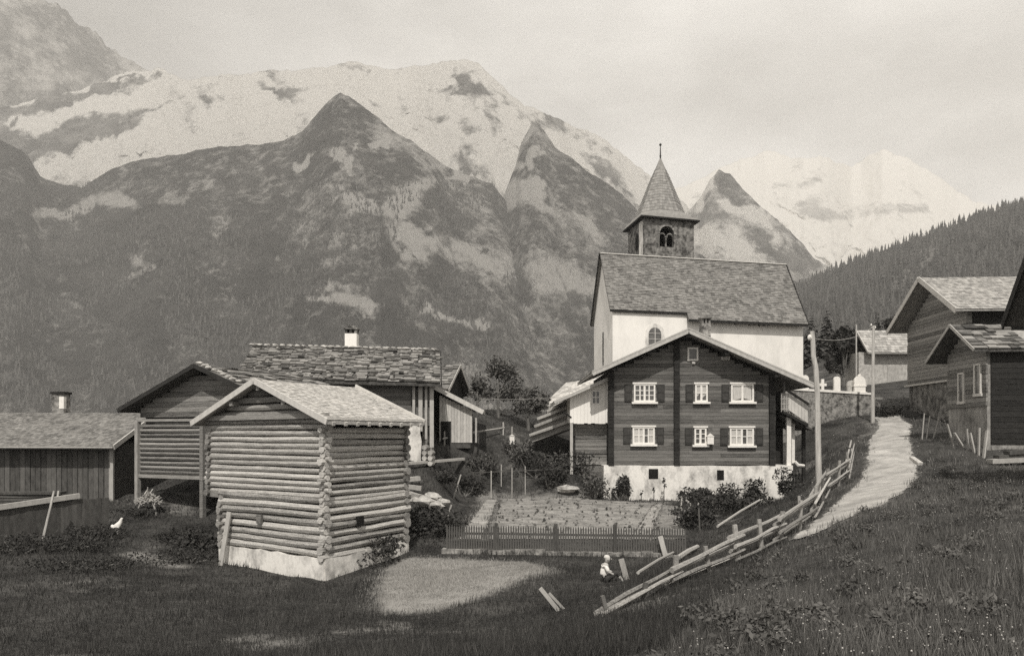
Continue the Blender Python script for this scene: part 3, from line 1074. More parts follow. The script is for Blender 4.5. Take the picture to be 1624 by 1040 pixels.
# hay rack below it
hp = G(247, 786)
hp = Vector((-14.1, 30.6, g1(-14.1, 30.6)))
rack = empty('hay_rack', hp, 'small rack heaped with pale hay beside the stilts of the dark barn', 'hay rack')
mb = MB()
for i in range(150):
    a, r_ = rnd.random() * 6.28, rnd.random() ** .5
    c = hp + Vector((math.cos(a) * r_ * .42, math.sin(a) * r_ * .3, .42 + rnd.random() * .5 * (1.1 - r_)))
    d = Vector((rnd.random() - .5, rnd.random() - .5, (rnd.random() - .5) * .5)).normalized() * .17
    mb.beam(c - d, c + d, .035, .03)
mb.build('hay', M['hay'], rack)
for sx, sy in ((-1, -1), (1, -1), (-1, 1), (1, 1)):
    mb = MB()
    mb.beam(hp + Vector((sx * .42, sy * .25, -.05)), hp + Vector((sx * .2, sy * .15, .55)), .045, .045)
    mb.build('leg', M['plank'], rack)

# ------------------------------------------------------------------ low barn at the left edge
el, yl = V2(.985, -.14), V2(.14, .985)
e_r = Vector((-16.7, 33.0, -.48))
lo = V2(-16.7, 33.0)
low = empty('low_barn', (-18, 34.5, -2.9), 'low dark barn with a long pale shingle roof at the left edge', 'barn')
mb = MB(lo, el, yl)
mb.box(-9, -.45, .75, 6.2, -3.6, -.35, .3)
mb.build('wall', M['plank_dark'], low)
mb = MB(lo, el, yl)
for i in range(34):
    x = -8.9 + i * .25
    mb.box(x, x + .225, .70 - rnd.random() * .03, .76, -3.4, -.34)
mb.build('front_boards', M['plank_dark'], low)
mb = MB(lo, el, yl)
E0, E1 = mb.T((-9.4, 0, -.48)), mb.T((0, 0, -.48))
R0, R1 = mb.T((-9.6, 3.4, 1.06)), mb.T((-.15, 3.4, 1.02))
B0, B1 = mb.T((-9.6, 6.8, -.48)), mb.T((-.15, 6.8, -.48))
dn = Vector((0, 0, -.1))
mb.hexa([E0 + dn, E1 + dn, R1 + dn, R0 + dn, E0, E1, R1, R0], .2, True)
mb.hexa([R0 + dn, R1 + dn, B1 + dn, B0 + dn, R0, R1, B1, B0], .2, True)
mb.tiles(E0, E1, R1, R0, 26, .15, .02)
mb.tiles(B1, B0, R0, R1, 20, .2, .02)
lr = mb.build('roof', M['shingle_dark'], low)
bb = MB()
bb.beam(E1 + Vector((.04, -.02, -.02)), R1 + Vector((.04, 0, -.02)), .05, .20, tone=.9)
bb.build('barge_board', M['plank_pale'], lr)
bb = MB()
bb.beam(E0 + Vector((0, -.03, -.02)), E1 + Vector((0, -.03, -.02)), .04, .07, tone=.6)
bb.build('eave_board', M['plank'], lr)
mb = MB(lo, el, yl)
for k, x in ((0, -.42), (1, -.62)):
    p = mb.T((x, .55 + .2 * k, 0))
    m2 = MB()
    m2.beam((p.x, p.y, g1(p.x, p.y) - .2), (p.x, p.y, -.5), .13, .13, tone=.6)
    m2.build('post', M['plank'], low)
mb = MB()
cp = P(97, 640, 37.5)
mb.box(cp.x - .28, cp.x + .28, cp.y - .28, cp.y + .28, .4, 1.95, .3)
ch = mb.build('chimney', M['rubble'], low)
mb = MB()
mb.box(cp.x + .08, cp.x + .30, cp.y - .31, cp.y - .1, 1.25, 1.82, .9)
mb.build('patch', M['plaster_dirty'], ch)
mb = MB()
mb.box(cp.x - .34, cp.x + .34, cp.y - .34, cp.y + .34, 1.95, 2.06, .3)
mb.build('cap', M['beam_dark'], ch)

# board fence of the pen in front of it
fa, fb = Vector((-16.6, 25.6, 0)), Vector((-14.4, 29.6, 0))
fa, fb = G(0, 868), G(168, 838)
pen = empty('board_fence', fa, 'dark upright-board fence with a pale top beam at the left edge', 'fence')
dirp = (fb - fa)
n = 26
for i in range(n):
    u = i / (n - 1)
    p = fa.lerp(fb, u)
    gzp = g1(p.x, p.y)
    mb = MB()
    top = gzp + 1.25 - .2 * u + rnd.random() * .08
    mb.beam((p.x, p.y, gzp - .1), (p.x + (rnd.random() - .5) * .04, p.y, top), .17, .03, up=dirp.normalized().cross(Vector((0, 0, 1))), tone=.15 if u < .55 else (.3 + rnd.random() * .7))
    mb.build('board', M['plank_dark'], pen)
mb = MB()
a, b = fa.lerp(fb, -.05), fa.lerp(fb, .74)
mb.beam((a.x, a.y - .08, g1(a.x, a.y) + 1.30), (b.x, b.y - .08, g1(b.x, b.y) + 1.28), .12, .17, tone=.9)
mb.build('top_beam', M['plank'], pen)
for i, (pa, pb) in enumerate((((66, 860), (86, 778)), ((84, 832), (93, 778)))):
    g0 = G(*pa)
    Yt = g0.y + .3
    t = P(pb[0], pb[1], Yt)
    mb = MB()
    mb.tube([g0 - Vector((0, 0, .1)), t], [.045, .035], 6, tone=.7)
    tag(mb.build('pole', M['pole'], at=g0), ('long thin pole leaning on the pale beam of the board fence', 'shorter thin pole leaning on the board fence, right of the long one')[i], 'pole')
# planks laid up behind the fence
pp = P(45, 768, 31.0)
stack = empty('plank_stack', (pp.x, pp.y, g1(pp.x, pp.y)), 'stack of long grey planks behind the pale beam of the board fence', 'planks')
gs = g1(pp.x, pp.y)
for i in range(7):
    z = gs + .1 + i * .13
    mb = MB()
    mb.beam((pp.x - 2.4 + rnd.random() * .3, pp.y + .3 - rnd.random() * .2, z), (pp.x + 1.5 - rnd.random() * .4, pp.y + .2 - rnd.random() * .2, z + .02), .4, .10)
    mb.build('plank', M['plank_dark'], stack)

# ------------------------------------------------------------------ stone-roofed house
es, ys_ = V2(.995, .10), V2(-.10, .995)
os_ = V2(-13.35, 41.0)
stone = empty('stone_roofed_house', (-8.5, 40, -1.5), 'long dark house under a rough stone slab roof with a white chimney', 'house')
LN = 9.45
mb = MB(os_, es, ys_)
mb.box(.3, LN - .25, -2.2, 2.2, .5, 2.9, .3)
mb.build('wall', M['log_dark'], stone)
mb = MB(os_, es, ys_)
zz = .55
while zz < 2.9:
    mb.box(.3, LN - 1.35, -2.27 - rnd.random() * .03, -2.19, zz, zz + .19)
    zz += .2
mb.build('front_beams', M['beam'], stone)
mb = MB(os_, es, ys_)
mb.prism([(.2, -2.4), (LN - .85, -2.4), (LN - .86, -1.1), (LN - .82, -.3), (LN - .9, .1), (LN - .86, .5), (.2, .52)], -2.55, 2.2)
mb.build('plinth', M['plaster_dirty'], stone)
mb = MB(os_, es, ys_)
mb.box(LN - .8, LN - .2, -1.6, 2.1, -2.4, .5, .3)
mb.build('cellar_wall', M['rubble'], stone)
for i, (x, z0) in enumerate(((LN - 1.28, .4), (LN - .98, .2), (LN - .66, -.2), (LN - .42, -.6))):
    mb = MB(os_, es, ys_)
    mb.box(x, x + (.13, .2, .12, .2)[i], -2.5, -2.38, z0, 2.62, (.9, .8, .5, .9)[i])
    mb.build('gallery_post', M['plank'], stone)
mb = MB(os_, es, ys_)
mb.box(LN - 1.75, LN - 1.33, -2.52, -2.4, 1.05, 1.2, .8)
mb.build('window_sill', M['plank'], stone)
mb = MB(os_, es, ys_)
hs = lambda x: 4.66 - .17 * x / LN
E0, E1 = mb.T((-.2, -3.05, 2.72)), mb.T((LN + .1, -3.05, 2.55))
R0, R1 = mb.T((-.1, 0, 4.62)), mb.T((LN + .1, 0, 4.47))
B0, B1 = mb.T((-.2, 3.05, 2.72)), mb.T((LN + .1, 3.05, 2.55))
dn = Vector((0, 0, -.14))
mb.hexa([E0 + dn, E1 + dn, R1 + dn, R0 + dn, E0, E1, R1, R0], .1, True)
mb.hexa([R0 + dn, R1 + dn, B1 + dn, B0 + dn, R0, R1, B1, B0], .1, True)
mb.tiles(E0, E1, R1, R0, 15, .34, .07, jit=.8, th_j=1.0, lap=2.0)
mb.tiles(B1, B0, R0, R1, 12, .4, .05, jit=.5)
for i in range(300):
    u, v = rnd.random(), rnd.random()
    p = E0.lerp(E1, u).lerp(R0.lerp(R1, u), v)
    mb.blob(p + Vector((0, 0, .1)), (.16 * (.6 + rnd.random()), .12, .05), rnd.random() ** .6, n=5, m=3, jit=.35)
sr = mb.build('roof', M['stone_tile'], stone)
mb = MB()
x = 0
while x < 1:
    p = R0.lerp(R1, x)
    mb.blob(p + Vector((0, -.05, .09)), (.14 + rnd.random() * .1, .14, .07), .6 + rnd.random() * .4, n=6, m=4, jit=.3)
    x += .03 + rnd.random() * .012
mb.build('ridge_stones', M['stone_pale'], sr)
mb = MB()
mb.beam(E1 + Vector((.06, 0, -.05)), R1 + Vector((.06, 0, -.05)), .05, .2)
mb.build('barge_board', M['beam_dark'], sr)
cpx = P(558, 535, 41.8)
mb = MB()
mb.box(cpx.x - .31, cpx.x + .31, cpx.y - .3, cpx.y + .3, 4.2, 5.36, .5)
ch = mb.build('chimney', M['plaster'], stone)
mb = MB()
for sx in (-1, 0, 1):
    mb.box(cpx.x + sx * .25 - .06, cpx.x + sx * .25 + .06, cpx.y - .3, cpx.y + .3, 5.36, 5.58, .3)
mb.box(cpx.x - .36, cpx.x + .36, cpx.y - .36, cpx.y + .36, 5.58, 5.66, .3)
mb.blob((cpx.x, cpx.y, 5.70), (.26, .24, .14), .3)
mb.build('cap', M['rubble_dark'], ch)
# sawn logs in the cellar corner
wl = P(678, 706, 39.0)
for i in range(7):
    p = Vector((wl.x + (i % 2) * .28 - .1, wl.y, g1(wl.x, wl.y) + .15 + (i // 2) * .26))
    mb = MB()
    mb.tube([p + Vector((-.02, -.4, 0)), p + Vector((0.03, .5, 0))], .125, 8)
    tag(mb.build('firewood_log', M['log'], at=p), 'short sawn log in the heap at the corner of the stone-roofed house', 'log', 'sawn logs by the stone-roofed house')

# ------------------------------------------------------------------ dark stone-roofed barn behind, and the white board shed
eb, yb = V2(.18, .98), V2(-.98, .18)
ob2 = V2(-3.05, 46.4)
bb_ = empty('small_stone_barn', (-4, 46.5, -.2), 'small dark barn with stone roof peeping out behind the white board shed', 'barn')
mb = MB(ob2, eb, yb)
mb.prism([(-2.2, -.5), (2.2, -.5), (2.2, 2.75), (0, 3.95), (-2.2, 2.75)], .35, 4.5, .3)
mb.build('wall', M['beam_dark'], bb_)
gable_roof('roof', M['stone_tile'], bb_, ob2, eb, yb, -2.7, 2.7, 2.5, 2.5, 0, 4.12, 0, 4.6, 10, .34, .05, jit=.45, board=True, bmat='plank', bw_=.16, th_j=.8)

shed = empty('board_shed', (-2.9, 43, -.2), 'little pale board shed with a dark doorway beside the stone-roofed house', 'shed')
sy = 43.0
TL, TR = P(697, 626, sy), P(749, 651, sy)
gL = -.4
n = 11
mb = MB()
for i in range(n):
    x0 = TL.x + (TR.x - TL.x) * i / n
    x1 = TL.x + (TR.x - TL.x) * (i + .94) / n
    zt = TL.z + (TR.z - TL.z) * i / n - .05
    if x0 < P(713, 0, sy).x and i > 0:
        zb = P(0, 668, sy).z
    else:
        zb = gL
    y_ = sy + rnd.random() * .02
    mb.box(x0, x1, y_, y_ + .05, zb, zt)
mb.build('front_boards', M['plank_pale'], shed)
mb = MB()
mb.box(TL.x + .1, TR.x - .1, sy + .06, sy + 2.6, gL - .3, TR.z - .15, .2)
mb.build('wall', M['plank_dark'], shed)
mb = MB()
a, b = P(714, 668, sy), P(699, 695, sy)
mb.box(b.x, a.x, sy - .01, sy + .055, gL - .1, a.z, .3)
mb.build('doorway', M['black'], shed)
mb = MB()
q = P(755, 690, sy)
mb.beam((q.x, sy, gL), (q.x, sy, .95), .1, .1, tone=.6)
mb.build('post', M['plank'], shed)
mb = MB()
a0, a1 = P(690, 616, sy - .3), P(766, 655, sy - .3)
bk = Vector((0, 3.4, 0))
up = Vector((0, 0, .10))
mb.hexa([a0, a1, a1 + bk, a0 + bk, a0 + up, a1 + up, a1 + bk + up, a0 + bk + up], .7, True)
mb.tiles(a1 + up, a1 + bk + up, a0 + bk + up, a0 + up, 9, .3, .03)
mb.beam(a0 + Vector((0, -.03, .05)), a1 + Vector((.02, -.03, .05)), .05, .24, tone=1)
mb.build('roof', M['plank_pale'], shed)

# ------------------------------------------------------------------ chalet
cy = 42.0
sc_ = cy / F
cX = lambda px: (px - CX) * sc_
cZ = lambda py: (HY - py) * sc_
chal = empty('chalet', (9.6, cy, -3.6), 'broad dark timber chalet with white windows and white base below the church', 'house')
ax, az = 9.18, 5.50
x0, x1 = cX(965), cX(1230)
sl_ = .44
zr_ = lambda x: az - .26 - sl_ * abs(x - ax)
mb = MB()
z = cZ(737)
while z < 5.2:
    hh = .20
    lim = (az - .3 - (z + hh)) / sl_
    xa_, xb_ = max(x0, ax - lim), min(x1, ax + lim)
    if xb_ - xa_ > .3:
        jn = xa_ + (xb_ - xa_) * (.3 + rnd.random() * .4)
        d = rnd.random() * .018
        mb.box(xa_, jn, cy + d, cy + .25, z, z + hh - .012)
        mb.box(jn + .008, xb_, cy + rnd.random() * .018, cy + .25, z, z + hh - .012)
    z += hh
wall = mb.build('timber_wall', M['beam'], chal)
mb = MB()
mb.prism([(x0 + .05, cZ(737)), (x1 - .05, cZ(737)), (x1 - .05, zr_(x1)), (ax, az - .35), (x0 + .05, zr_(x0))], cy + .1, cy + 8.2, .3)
mb.build('side_wall', M['beam_dark'], chal)
for px_ in (964, 1068, 1219):
    mb = MB()
    xx = cX(px_)
    zt = zr_(xx + .15) - .05
    z = cZ(738)
    while z < zt:
        mb.box(xx + rnd.random() * .02, xx + .30 + rnd.random() * .02, cy - .16 - rnd.random() * .03, cy + .02, z, min(z + .188, zt))
        z += .2
    mb.build('joint_post', M['beam_dark'], chal)
# white base
mb = MB()
bx0, bx1 = cX(957), cX(1256)
n = 18
top = [(bx0 + (bx1 - bx0) * i / n, cZ(738) + (rnd.random() - .5) * .06) for i in range(n + 1)]
mb.prism([(bx0 - .03, -4.4), (cX(1245), -4.4), (bx1, cZ(752))] + top[::-1], cy - .14, cy + 8.3)
base = mb.build('plinth', M['plaster_dirty'], chal)
for (a, b, c, d) in ((1028, 1043, 743, 759), (1136, 1147, 745, 761)):
    mb = MB()
    mb.box(cX(a), cX(b), cy - .145, cy - .10, cZ(d), cZ(c), .3)
    mb.build('cellar_vent', M['black'], base)


def chalet_window(px0, px1, py0, py1, cols, rows, curtain, shl, shr, lintel=True):
    a, b, t, s = cX(px0), cX(px1), cZ(py0), cZ(py1)
    fw = .085
    mb = MB()
    mb.box(a, a + fw, cy - .07, cy + .03, s, t, .5)
    mb.box(b - fw, b, cy - .07, cy + .03, s, t, .5)
    mb.box(a + fw, b - fw, cy - .07, cy + .03, t - fw, t, .5)
    mb.box(a + fw, b - fw, cy - .07, cy + .03, s, s + fw, .5)
    if lintel:
        mb.box(a - .07, b + .07, cy - .11, cy - .0, t, t + .09, .5)
    ia, ib, js, jt = a + fw, b - fw, s + fw, t - fw
    for k in range(1, cols):
        x = ia + (ib - ia) * k / cols
        wd = .030 if (cols % 2 or k != cols // 2) else .055
        mb.box(x - wd, x + wd, cy - .055, cy - .01, js, jt, .5)
    for k in range(1, rows):
        zz_ = js + (jt - js) * k / rows
        mb.box(ia, ib, cy - .05, cy - .015, zz_ - .02, zz_ + .02, .5)
    wf = mb.build('window', M['white'], chal)
    mb = MB()
    mb.box(ia, ib, cy - .008, cy - .002, js, jt, .5)
    mb.build('pane', M['glass'], wf)
    if lintel:
        mb = MB()
        mb.box(a - .12, b + .12, cy - .17, cy - .0, s - .11, s - .003, .5)
        mb.build('sill', M['white'], wf)
    for (u0, u1, w0, w1) in curtain:
        mb = MB()
        k = 10
        for i in range(k):
            xa_ = ia + (ib - ia) * (u0 + (u1 - u0) * i / k)
            xb_ = ia + (ib - ia) * (u0 + (u1 - u0) * (i + 1) / k)
            y_ = cy - .012 - (.004 if i % 2 else 0)
            low_ = js + (jt - js) * (w0 + (w1 - w0) * i / k)
            mb.box(xa_, xb_, y_, y_ + .003, low_, jt, .5)
        mb.build('curtain', M['curtain'], wf)
    for sgn, on_ in ((-1, shl), (1, shr)):
        if not on_:
            continue
        e = (a - .1) if sgn < 0 else (b + .1)
        q0, q1 = (e - .40, e) if sgn < 0 else (e, e + .40)
        mb = MB()
        mb.box(q0, q1, cy - .05, cy - .022, s + .02, t - .02, .2)
        mb.box(q0 + .05, q1 - .05, cy - .062, cy - .05, s + .1, (s + t) / 2 - .04, .6)
        mb.box(q0 + .05, q1 - .05, cy - .062, cy - .05, (s + t) / 2 + .04, t - .1, .6)
        mb.build('shutter', M['shutter'], chal)


chalet_window(1005, 1039, 609, 637, 4, 3, [], True, True)
chalet_window(1102, 1122, 609, 637, 2, 2, [(0, .5, .25, .55), (.5, 1, .1, .4)], True, False)
chalet_window(1159, 1195, 609, 637, 2, 1, [(.03, .48, 0, .15), (.54, .97, .15, 0)], True, True)
chalet_window(1003, 1038, 677, 704, 4, 2, [(0, .55, 0, 0), (.8, 1, 0, 0)], True, True)
chalet_window(1101, 1120, 678, 705, 2, 3, [], True, False)
chalet_window(1157, 1195, 678, 706, 4, 2, [(0, .24, 0, 0), (.27, .49, 0, 0), (.78, 1, 0, 0)], True, True)
chalet_window(1090, 1107, 551, 572, 1, 1, [], False, False, lintel=False)
mb = MB()
mb.box(cX(1120), cX(1130), cy - .28, cy - .09, cZ(704), cZ(692), .5)
mb.prism([(cX(1119), cZ(692)), (cX(1131), cZ(692)), (cX(1125), cZ(687))], cy - .3, cy - .07)
mb.build('letter_box', M['white'], chal)
mb = MB()
mb.box(cX(1143), cX(1157), cy - .12, cy - .02, cZ(571), cZ(565), .5)
mb.box(cX(1097), cX(1102), cy - .10, cy - .02, cZ(577), cZ(573.5), .5)
mb.build('wire_bracket', M['plank_pale'], chal)

# roof
mb = MB()
ry0, ry1 = 40.95, 50.2
L_e, R_e, A_ = (4.17, 3.28), (15.7, 2.64), (ax, az)
dk_ = .12
rp = []
for (ex_, ez_) in (L_e, R_e):
    a, b = Vector((ex_, ry0, ez_)), Vector((ex_, ry1, ez_))
    c, d = Vector((A_[0], ry1, A_[1])), Vector((A_[0], ry0, A_[1]))
    dn = Vector((0, 0, -dk_))
    mb.hexa([a + dn, b + dn, c + dn, d + dn, a, b, c, d], .3, True)
    if ex_ < ax:
        mb.tiles(b, a, d, c, 20, .22, .03)
    else:
        mb.tiles(a, b, c, d, 24, .22, .03)
    rp.append((a, d))
cr_ = mb.build('roof', M['shingle_mid'], chal)
for a, d in rp:
    mb = MB()
    mb.beam(a + Vector((0, -.03, -.10)), d + Vector((0, -.03, -.10)), .05, .20, tone=.95)
    mb.build('barge_board', M['plank'], cr_)
    mb = MB()
    mb.beam(a + Vector((0, -.045, .035)), d + Vector((0, -.045, .035)), .05, .07, tone=.9)
    mb.build('verge_strip', M['shingle_mid'], cr_)
for (x, z) in ((5.3, 3.5), (7.2, 4.35), (ax, 5.22), (11.2, 4.3), (13.8, 3.15)):
    mb = MB()
    mb.box(x - .1, x + .1, ry0 + .08, cy, z - .12, z + .08)
    mb.build('purlin', M['beam_dark'], chal)
# chimney behind the ridge
cc = P(1118, 512, 46.5)
mb = MB()
mb.box(cc.x - .27, cc.x + .27, 46.2, 46.8, 4.4, cc.z - .05, .4)
ch = mb.build('chimney', M['rubble'], chal)
mb = MB()
for sx in (-1, 0, 1):
    mb.box(cc.x + sx * .2 - .055, cc.x + sx * .2 + .055, 46.22, 46.78, cc.z - .05, cc.z + .22, .2)
mb.box(cc.x - .34, cc.x + .34, 46.1, 46.9, cc.z + .22, cc.z + .30, .2)
mb.build('cap', M['rubble_dark'], ch)

# porch and balcony on the right
mb = MB()
px0_, px1_ = cX(1230), cX(1256)
mb.box(px0_, px1_ - .03, cy + 1.3, cy + 8, cZ(752), 2.4, .2)
mb.build('porch_wall', M['beam_dark'], chal)
for (xa_, xb_, yy, zb, zt) in ((cX(1249), cX(1256), cy + .1, cZ(742), cZ(660)), (cX(1262), cX(1267), cy + .6, cZ(735), cZ(660))):
    mb = MB()
    mb.box(xa_, xb_, yy, yy + .16, zb, zt + .3, .5)
    mb.build('porch_post', M['white'], chal)
mb = MB()
mb.tube([(cX(1267), cy + .6, cZ(732)), (cX(1272), cy + .6, cZ(738)), (cX(1283), cy + .7, cZ(739))], [.09, .1, .08], 7)
mb.box(cX(1266), cX(1287), cy + .62, cy + .75, cZ(664), cZ(660), .5)
mb.build('porch_rail', M['white'], chal)
mb = MB()
mb.box(cX(1286), cX(1291), cy + 1.2, cy + 1.36, -2.6, cZ(668), .2)
mb.build('porch_stud', M['beam_dark'], chal)
# balcony: floor, lattice front, sloping pale parapet
mb = MB()
mb.hexa([(cX(1238), cy - .35, cZ(655)), (cX(1281), cy - .1, cZ(677)), (cX(1281), cy + 5, cZ(677)), (cX(1238), cy + 5, cZ(655)),
         (cX(1238), cy - .35, cZ(651)), (cX(1281), cy - .1, cZ(672)), (cX(1281), cy + 5, cZ(672)), (cX(1238), cy + 5, cZ(651))], .3, True)
bal = mb.build('balcony', M['beam_dark'], chal)
mb = MB()
for i in range(5):
    x = cX(1235.5) + i * .085
    mb.box(x, x + .035, cy - .33, cy - .29, cZ(653), cZ(624), .6)
for z in (624, 632, 640, 648):
    mb.box(cX(1235), cX(1248), cy - .345, cy - .30, cZ(z + 1.2), cZ(z), .6)
mb.build('lattice', M['plank'], bal)
mb = MB()
a, b = cX(1247), cX(1280)
for i in range(6):
    u0, u1 = i / 6, (i + .93) / 6
    xa_, xb_ = a + (b - a) * u0, a + (b - a) * u1
    f_ = lambda u, t_, s_: cZ(t_ + (s_ - t_) * u)
    y_ = cy - .33 + .2 * u0
    mb.hexa([(xa_, y_, f_(u0, 650, 671)), (xb_, y_ + .02, f_(u1, 650, 671)), (xb_, y_ + .06, f_(u1, 650, 671)), (xa_, y_ + .04, f_(u0, 650, 671)),
             (xa_, y_, f_(u0, 625, 644)), (xb_, y_ + .02, f_(u1, 625, 644)), (xb_, y_ + .06, f_(u1, 625, 644)), (xa_, y_ + .04, f_(u0, 625, 644))], rnd.random(), True)
mb.build('parapet', M['plank_pale'], bal)
mb = MB()
mb.beam((cX(1244), cy - .36, cZ(619)), (cX(1281), cy - .14, cZ(641)), .12, .10, tone=.2)
mb.box(cX(1240), cX(1242.5), cy - .3, cy - .22, cZ(652), cZ(606), .9)
mb.build('handrail', M['plank_dark'], bal)
mb = MB()
mb.hexa([(cX(1240), cy + .3, cZ(660)), (cX(1292), cy + .3, cZ(682)), (cX(1292), cy + 4, cZ(682)), (cX(1240), cy + 4, cZ(660)),
         (cX(1240), cy + .3, cZ(656)), (cX(1292), cy + .3, cZ(679)), (cX(1292), cy + 4, cZ(679)), (cX(1240), cy + 4, cZ(656))], .5, True)
mb.build('porch_roof', M['plank_dark'], chal)

# annex on the left
yA = 42.6
aX = lambda px: (px - CX) * yA / F
aZ = lambda py: (HY - py) * yA / F
mb = MB()
n = 11
a, b = aX(904), aX(966)
for i in range(n):
    xa_, xb_ = a + (b - a) * i / n, a + (b - a) * (i + .97) / n
    mb.box(xa_, xb_, yA + rnd.random() * .012, yA + .06, aZ(672 - rnd.random() * 2), aZ(622) + (xa_ - a) * .36, .4 + rnd.random() * .5)
mb.box(a + .02, b, yA + .06, yA + 3, aZ(670), aZ(626), .5)
anx = mb.build('annex', M['plaster'], chal)
mb = MB()
a, b, t, s = aX(938), aX(952), aZ(619), aZ(641)
for (q0, q1, r0, r1) in ((a, a + .06, s, t), (b - .06, b, s, t), (a, b, t - .06, t), (a, b, s, s + .06), ((a + b) / 2 - .02, (a + b) / 2 + .02, s, t), (a, b, (s + t) / 2 - .02, (s + t) / 2 + .02)):
    mb.box(q0, q1, yA - .03 - rnd.random() * .005, yA + .02, r0, r1, .5)
mb.build('window_frame', M['white'], anx)
mb = MB()
mb.box(a + .05, b - .05, yA - .012, yA - .004, s + .05, t - .05, .5)
mb.build('pane', M['glass'], anx)
mb = MB()
p0_, p1_ = P(879, 640, yA - .5), P(972, 599, yA - .5)
bk = Vector((0, 4.2, 0))
up = Vector((0, 0, .09))
mb.hexa([p0_, p1_, p1_ + bk, p0_ + bk, p0_ + up, p1_ + up, p1_ + bk + up, p0_ + bk + up], .4, True)
mb.tiles(p0_ + bk + up, p0_ + up, p1_ + up, p1_ + bk + up, 12, .25, .03)
ar = mb.build('annex_roof', M['shingle'], chal)
mb = MB()
mb.beam(p0_ + Vector((0, -.03, .06)), p1_ + Vector((0, -.03, .06)), .05, .16, tone=.8)
mb.build('barge_board', M['plank'], ar)
mb = MB()
mb.box(aX(904), aX(908.5), yA - .05, yA + .1, -2.1, aZ(670), .8)
mb.build('annex_post', M['plank'], chal)
mb = MB()
z = -2.6
while z < aZ(675):
    mb.box(aX(914), aX(966), yA + .5 + rnd.random() * .08, yA + 2.6, z, z + .19)
    z += .2
mb.build('annex_cellar', M['log_dark'], chal)
mb = MB()
mb.tube([P(893, 652, yA), P(906, 662, yA)], .05, 6)
mb.build('brace', M['beam_dark'], chal)

# ------------------------------------------------------------------ pale-roofed shed behind the annex, timber terrace
sh2 = empty('hay_shed', (4.6, 50, 1), 'low shed with a pale roof behind the white annex of the chalet', 'shed')
E0, E1 = P(858, 646, 48.5), P(938, 640, 49.5)
R0, R1 = P(898, 607, 53), P(962, 598, 54)
dn = Vector((0, 0, -.1))
mb = MB()
mb.hexa([E0 + dn, E1 + dn, R1 + dn, R0 + dn, E0, E1, R1, R0], .4, True)
mb.tiles(E0, E1, R1, R0, 16, .25, .03)
mb.build('roof', M['shingle'], sh2)
mb = MB()
mb.hexa([(E0.x + .6, 49.2, -.5), (E1.x, 50, -.5), (R1.x, 53, -.5), (R0.x + .3, 52.6, -.5), (E0.x + .6, 49.2, 1.75), (E1.x, 50, 1.9), (R1.x, 53, 3.0), (R0.x + .3, 52.6, 3.0)], .3, True)
mb.build('wall', M['plank_dark'], sh2)
for i, (q0, q1) in enumerate((((842, 690), (905, 668)), ((850, 676), (905, 655)), ((855, 664), (905, 645)), ((872, 652), (902, 636)))):
    mb = MB()
    a, b = P(q0[0], q0[1], 45.5 + i * .5), P(q1[0], q1[1], 44.5 + i * .5)
    mb.beam(a, b, .5, .16)
    mb.beam(a + Vector((.2, .4, -.25)), b + Vector((.1, .5, -.25)), .9, .32, tone=.1)
    tag(mb.build('stacked_beam', M['plank'], at=a), ('long grey beam on the slope left of the annex, lowest of four', 'long grey beam on the slope left of the annex, second lowest of four', 'long grey beam left of the annex, second from the top of four', 'grey beam left of the annex, topmost of four')[i], 'beam', 'beams laid on the slope by the annex')

# ------------------------------------------------------------------ church
church = empty('church', (14, 62, 2), 'white village church with steep shingle roof and stone bell tower with a spire', 'church')
NL, FL, NR, FR = Vector((7.22, 56.6, 0)), Vector((6.60, 63.4, 0)), Vector((22.35, 60.5, 0)), Vector((21.75, 67.3, 0))
zE, zEr, zR = 9.1, 8.75, 13.75
cb = 0.5
mb = MB()


def zz(v, z):
    return (v.x, v.y, z)


A1, A2 = (NL + FL) / 2, (NR + FR) / 2
mb.poly([zz(FL, cb), zz(NL, cb), zz(NL, zE), zz(A1, zR - .12), zz(FL, zE)], .5, True)
mb.poly([zz(NL, cb), zz(NR, cb), zz(NR, zEr), zz(NL, zE)], .5, True)
mb.poly([zz(NR, cb), zz(FR, cb), zz(FR, zEr), zz(A2, zR - .12), zz(NR, zEr)], .5, True)
mb.poly([zz(FR, cb), zz(FL, cb), zz(FL, zE), zz(FR, zEr)], .5, True)
nave = mb.build('nave', M['plaster'], church)
dx = (NR - NL).normalized()
dg = (FL - NL).normalized()
up = Vector((0, 0, 1))
# roof: front slope in two lengths, the right one reaching lower
ra, rb = A1 - dx * .22 + up * (zR + .02), A2 + dx * .15 + up * (zR + .02)
pitch = (zR - zE) / 3.42


def fr(base, t):   # point on front slope t metres out from wall line
    return base - dg * t + up * (-pitch * t)


s0 = NL - dx * .22 + up * (zE + .05)
s1 = NR + dx * .15 + up * (zE + .03)
mid = (1085 - 970) / (1275 - 970)
sm = s0.lerp(s1, mid)
rm_ = ra.lerp(rb, mid)
mb = MB()
for (a, b, c, d, t) in ((s0, sm, rm_, ra, .12), (sm, s1, rb, rm_, .52)):
    a, b = fr(a, t), fr(b, t)
    dn = Vector((0, 0, -.12))
    mb.hexa([a + dn, b + dn, c + dn, d + dn, a, b, c, d], .2, True)
    mb.tiles(a, b, c, d, 34, .30, .035, jit=.3)
b0, b1 = FL - dx * .22 + dg * .2 + up * (zE - .25), FR + dx * .15 + dg * .2 + up * (zE - .27)
mb.hexa([b0 - up * .1, ra - up * .1, rb - up * .1, b1 - up * .1, b0, ra, rb, b1], .3, True)
mb.tiles(b1, b0, ra, rb, 20, .5, .035)
croof = mb.build('roof', M['shingle_dark'], church)
mb = MB()
mb.beam(ra + up * .04 - dx * .05, b0 - dx * .05, .06, .2, tone=.1)
mb.beam(rb + up * .03 + dx * .03, fr(s1, .52) + dx * .03, .06, .2, tone=.1)
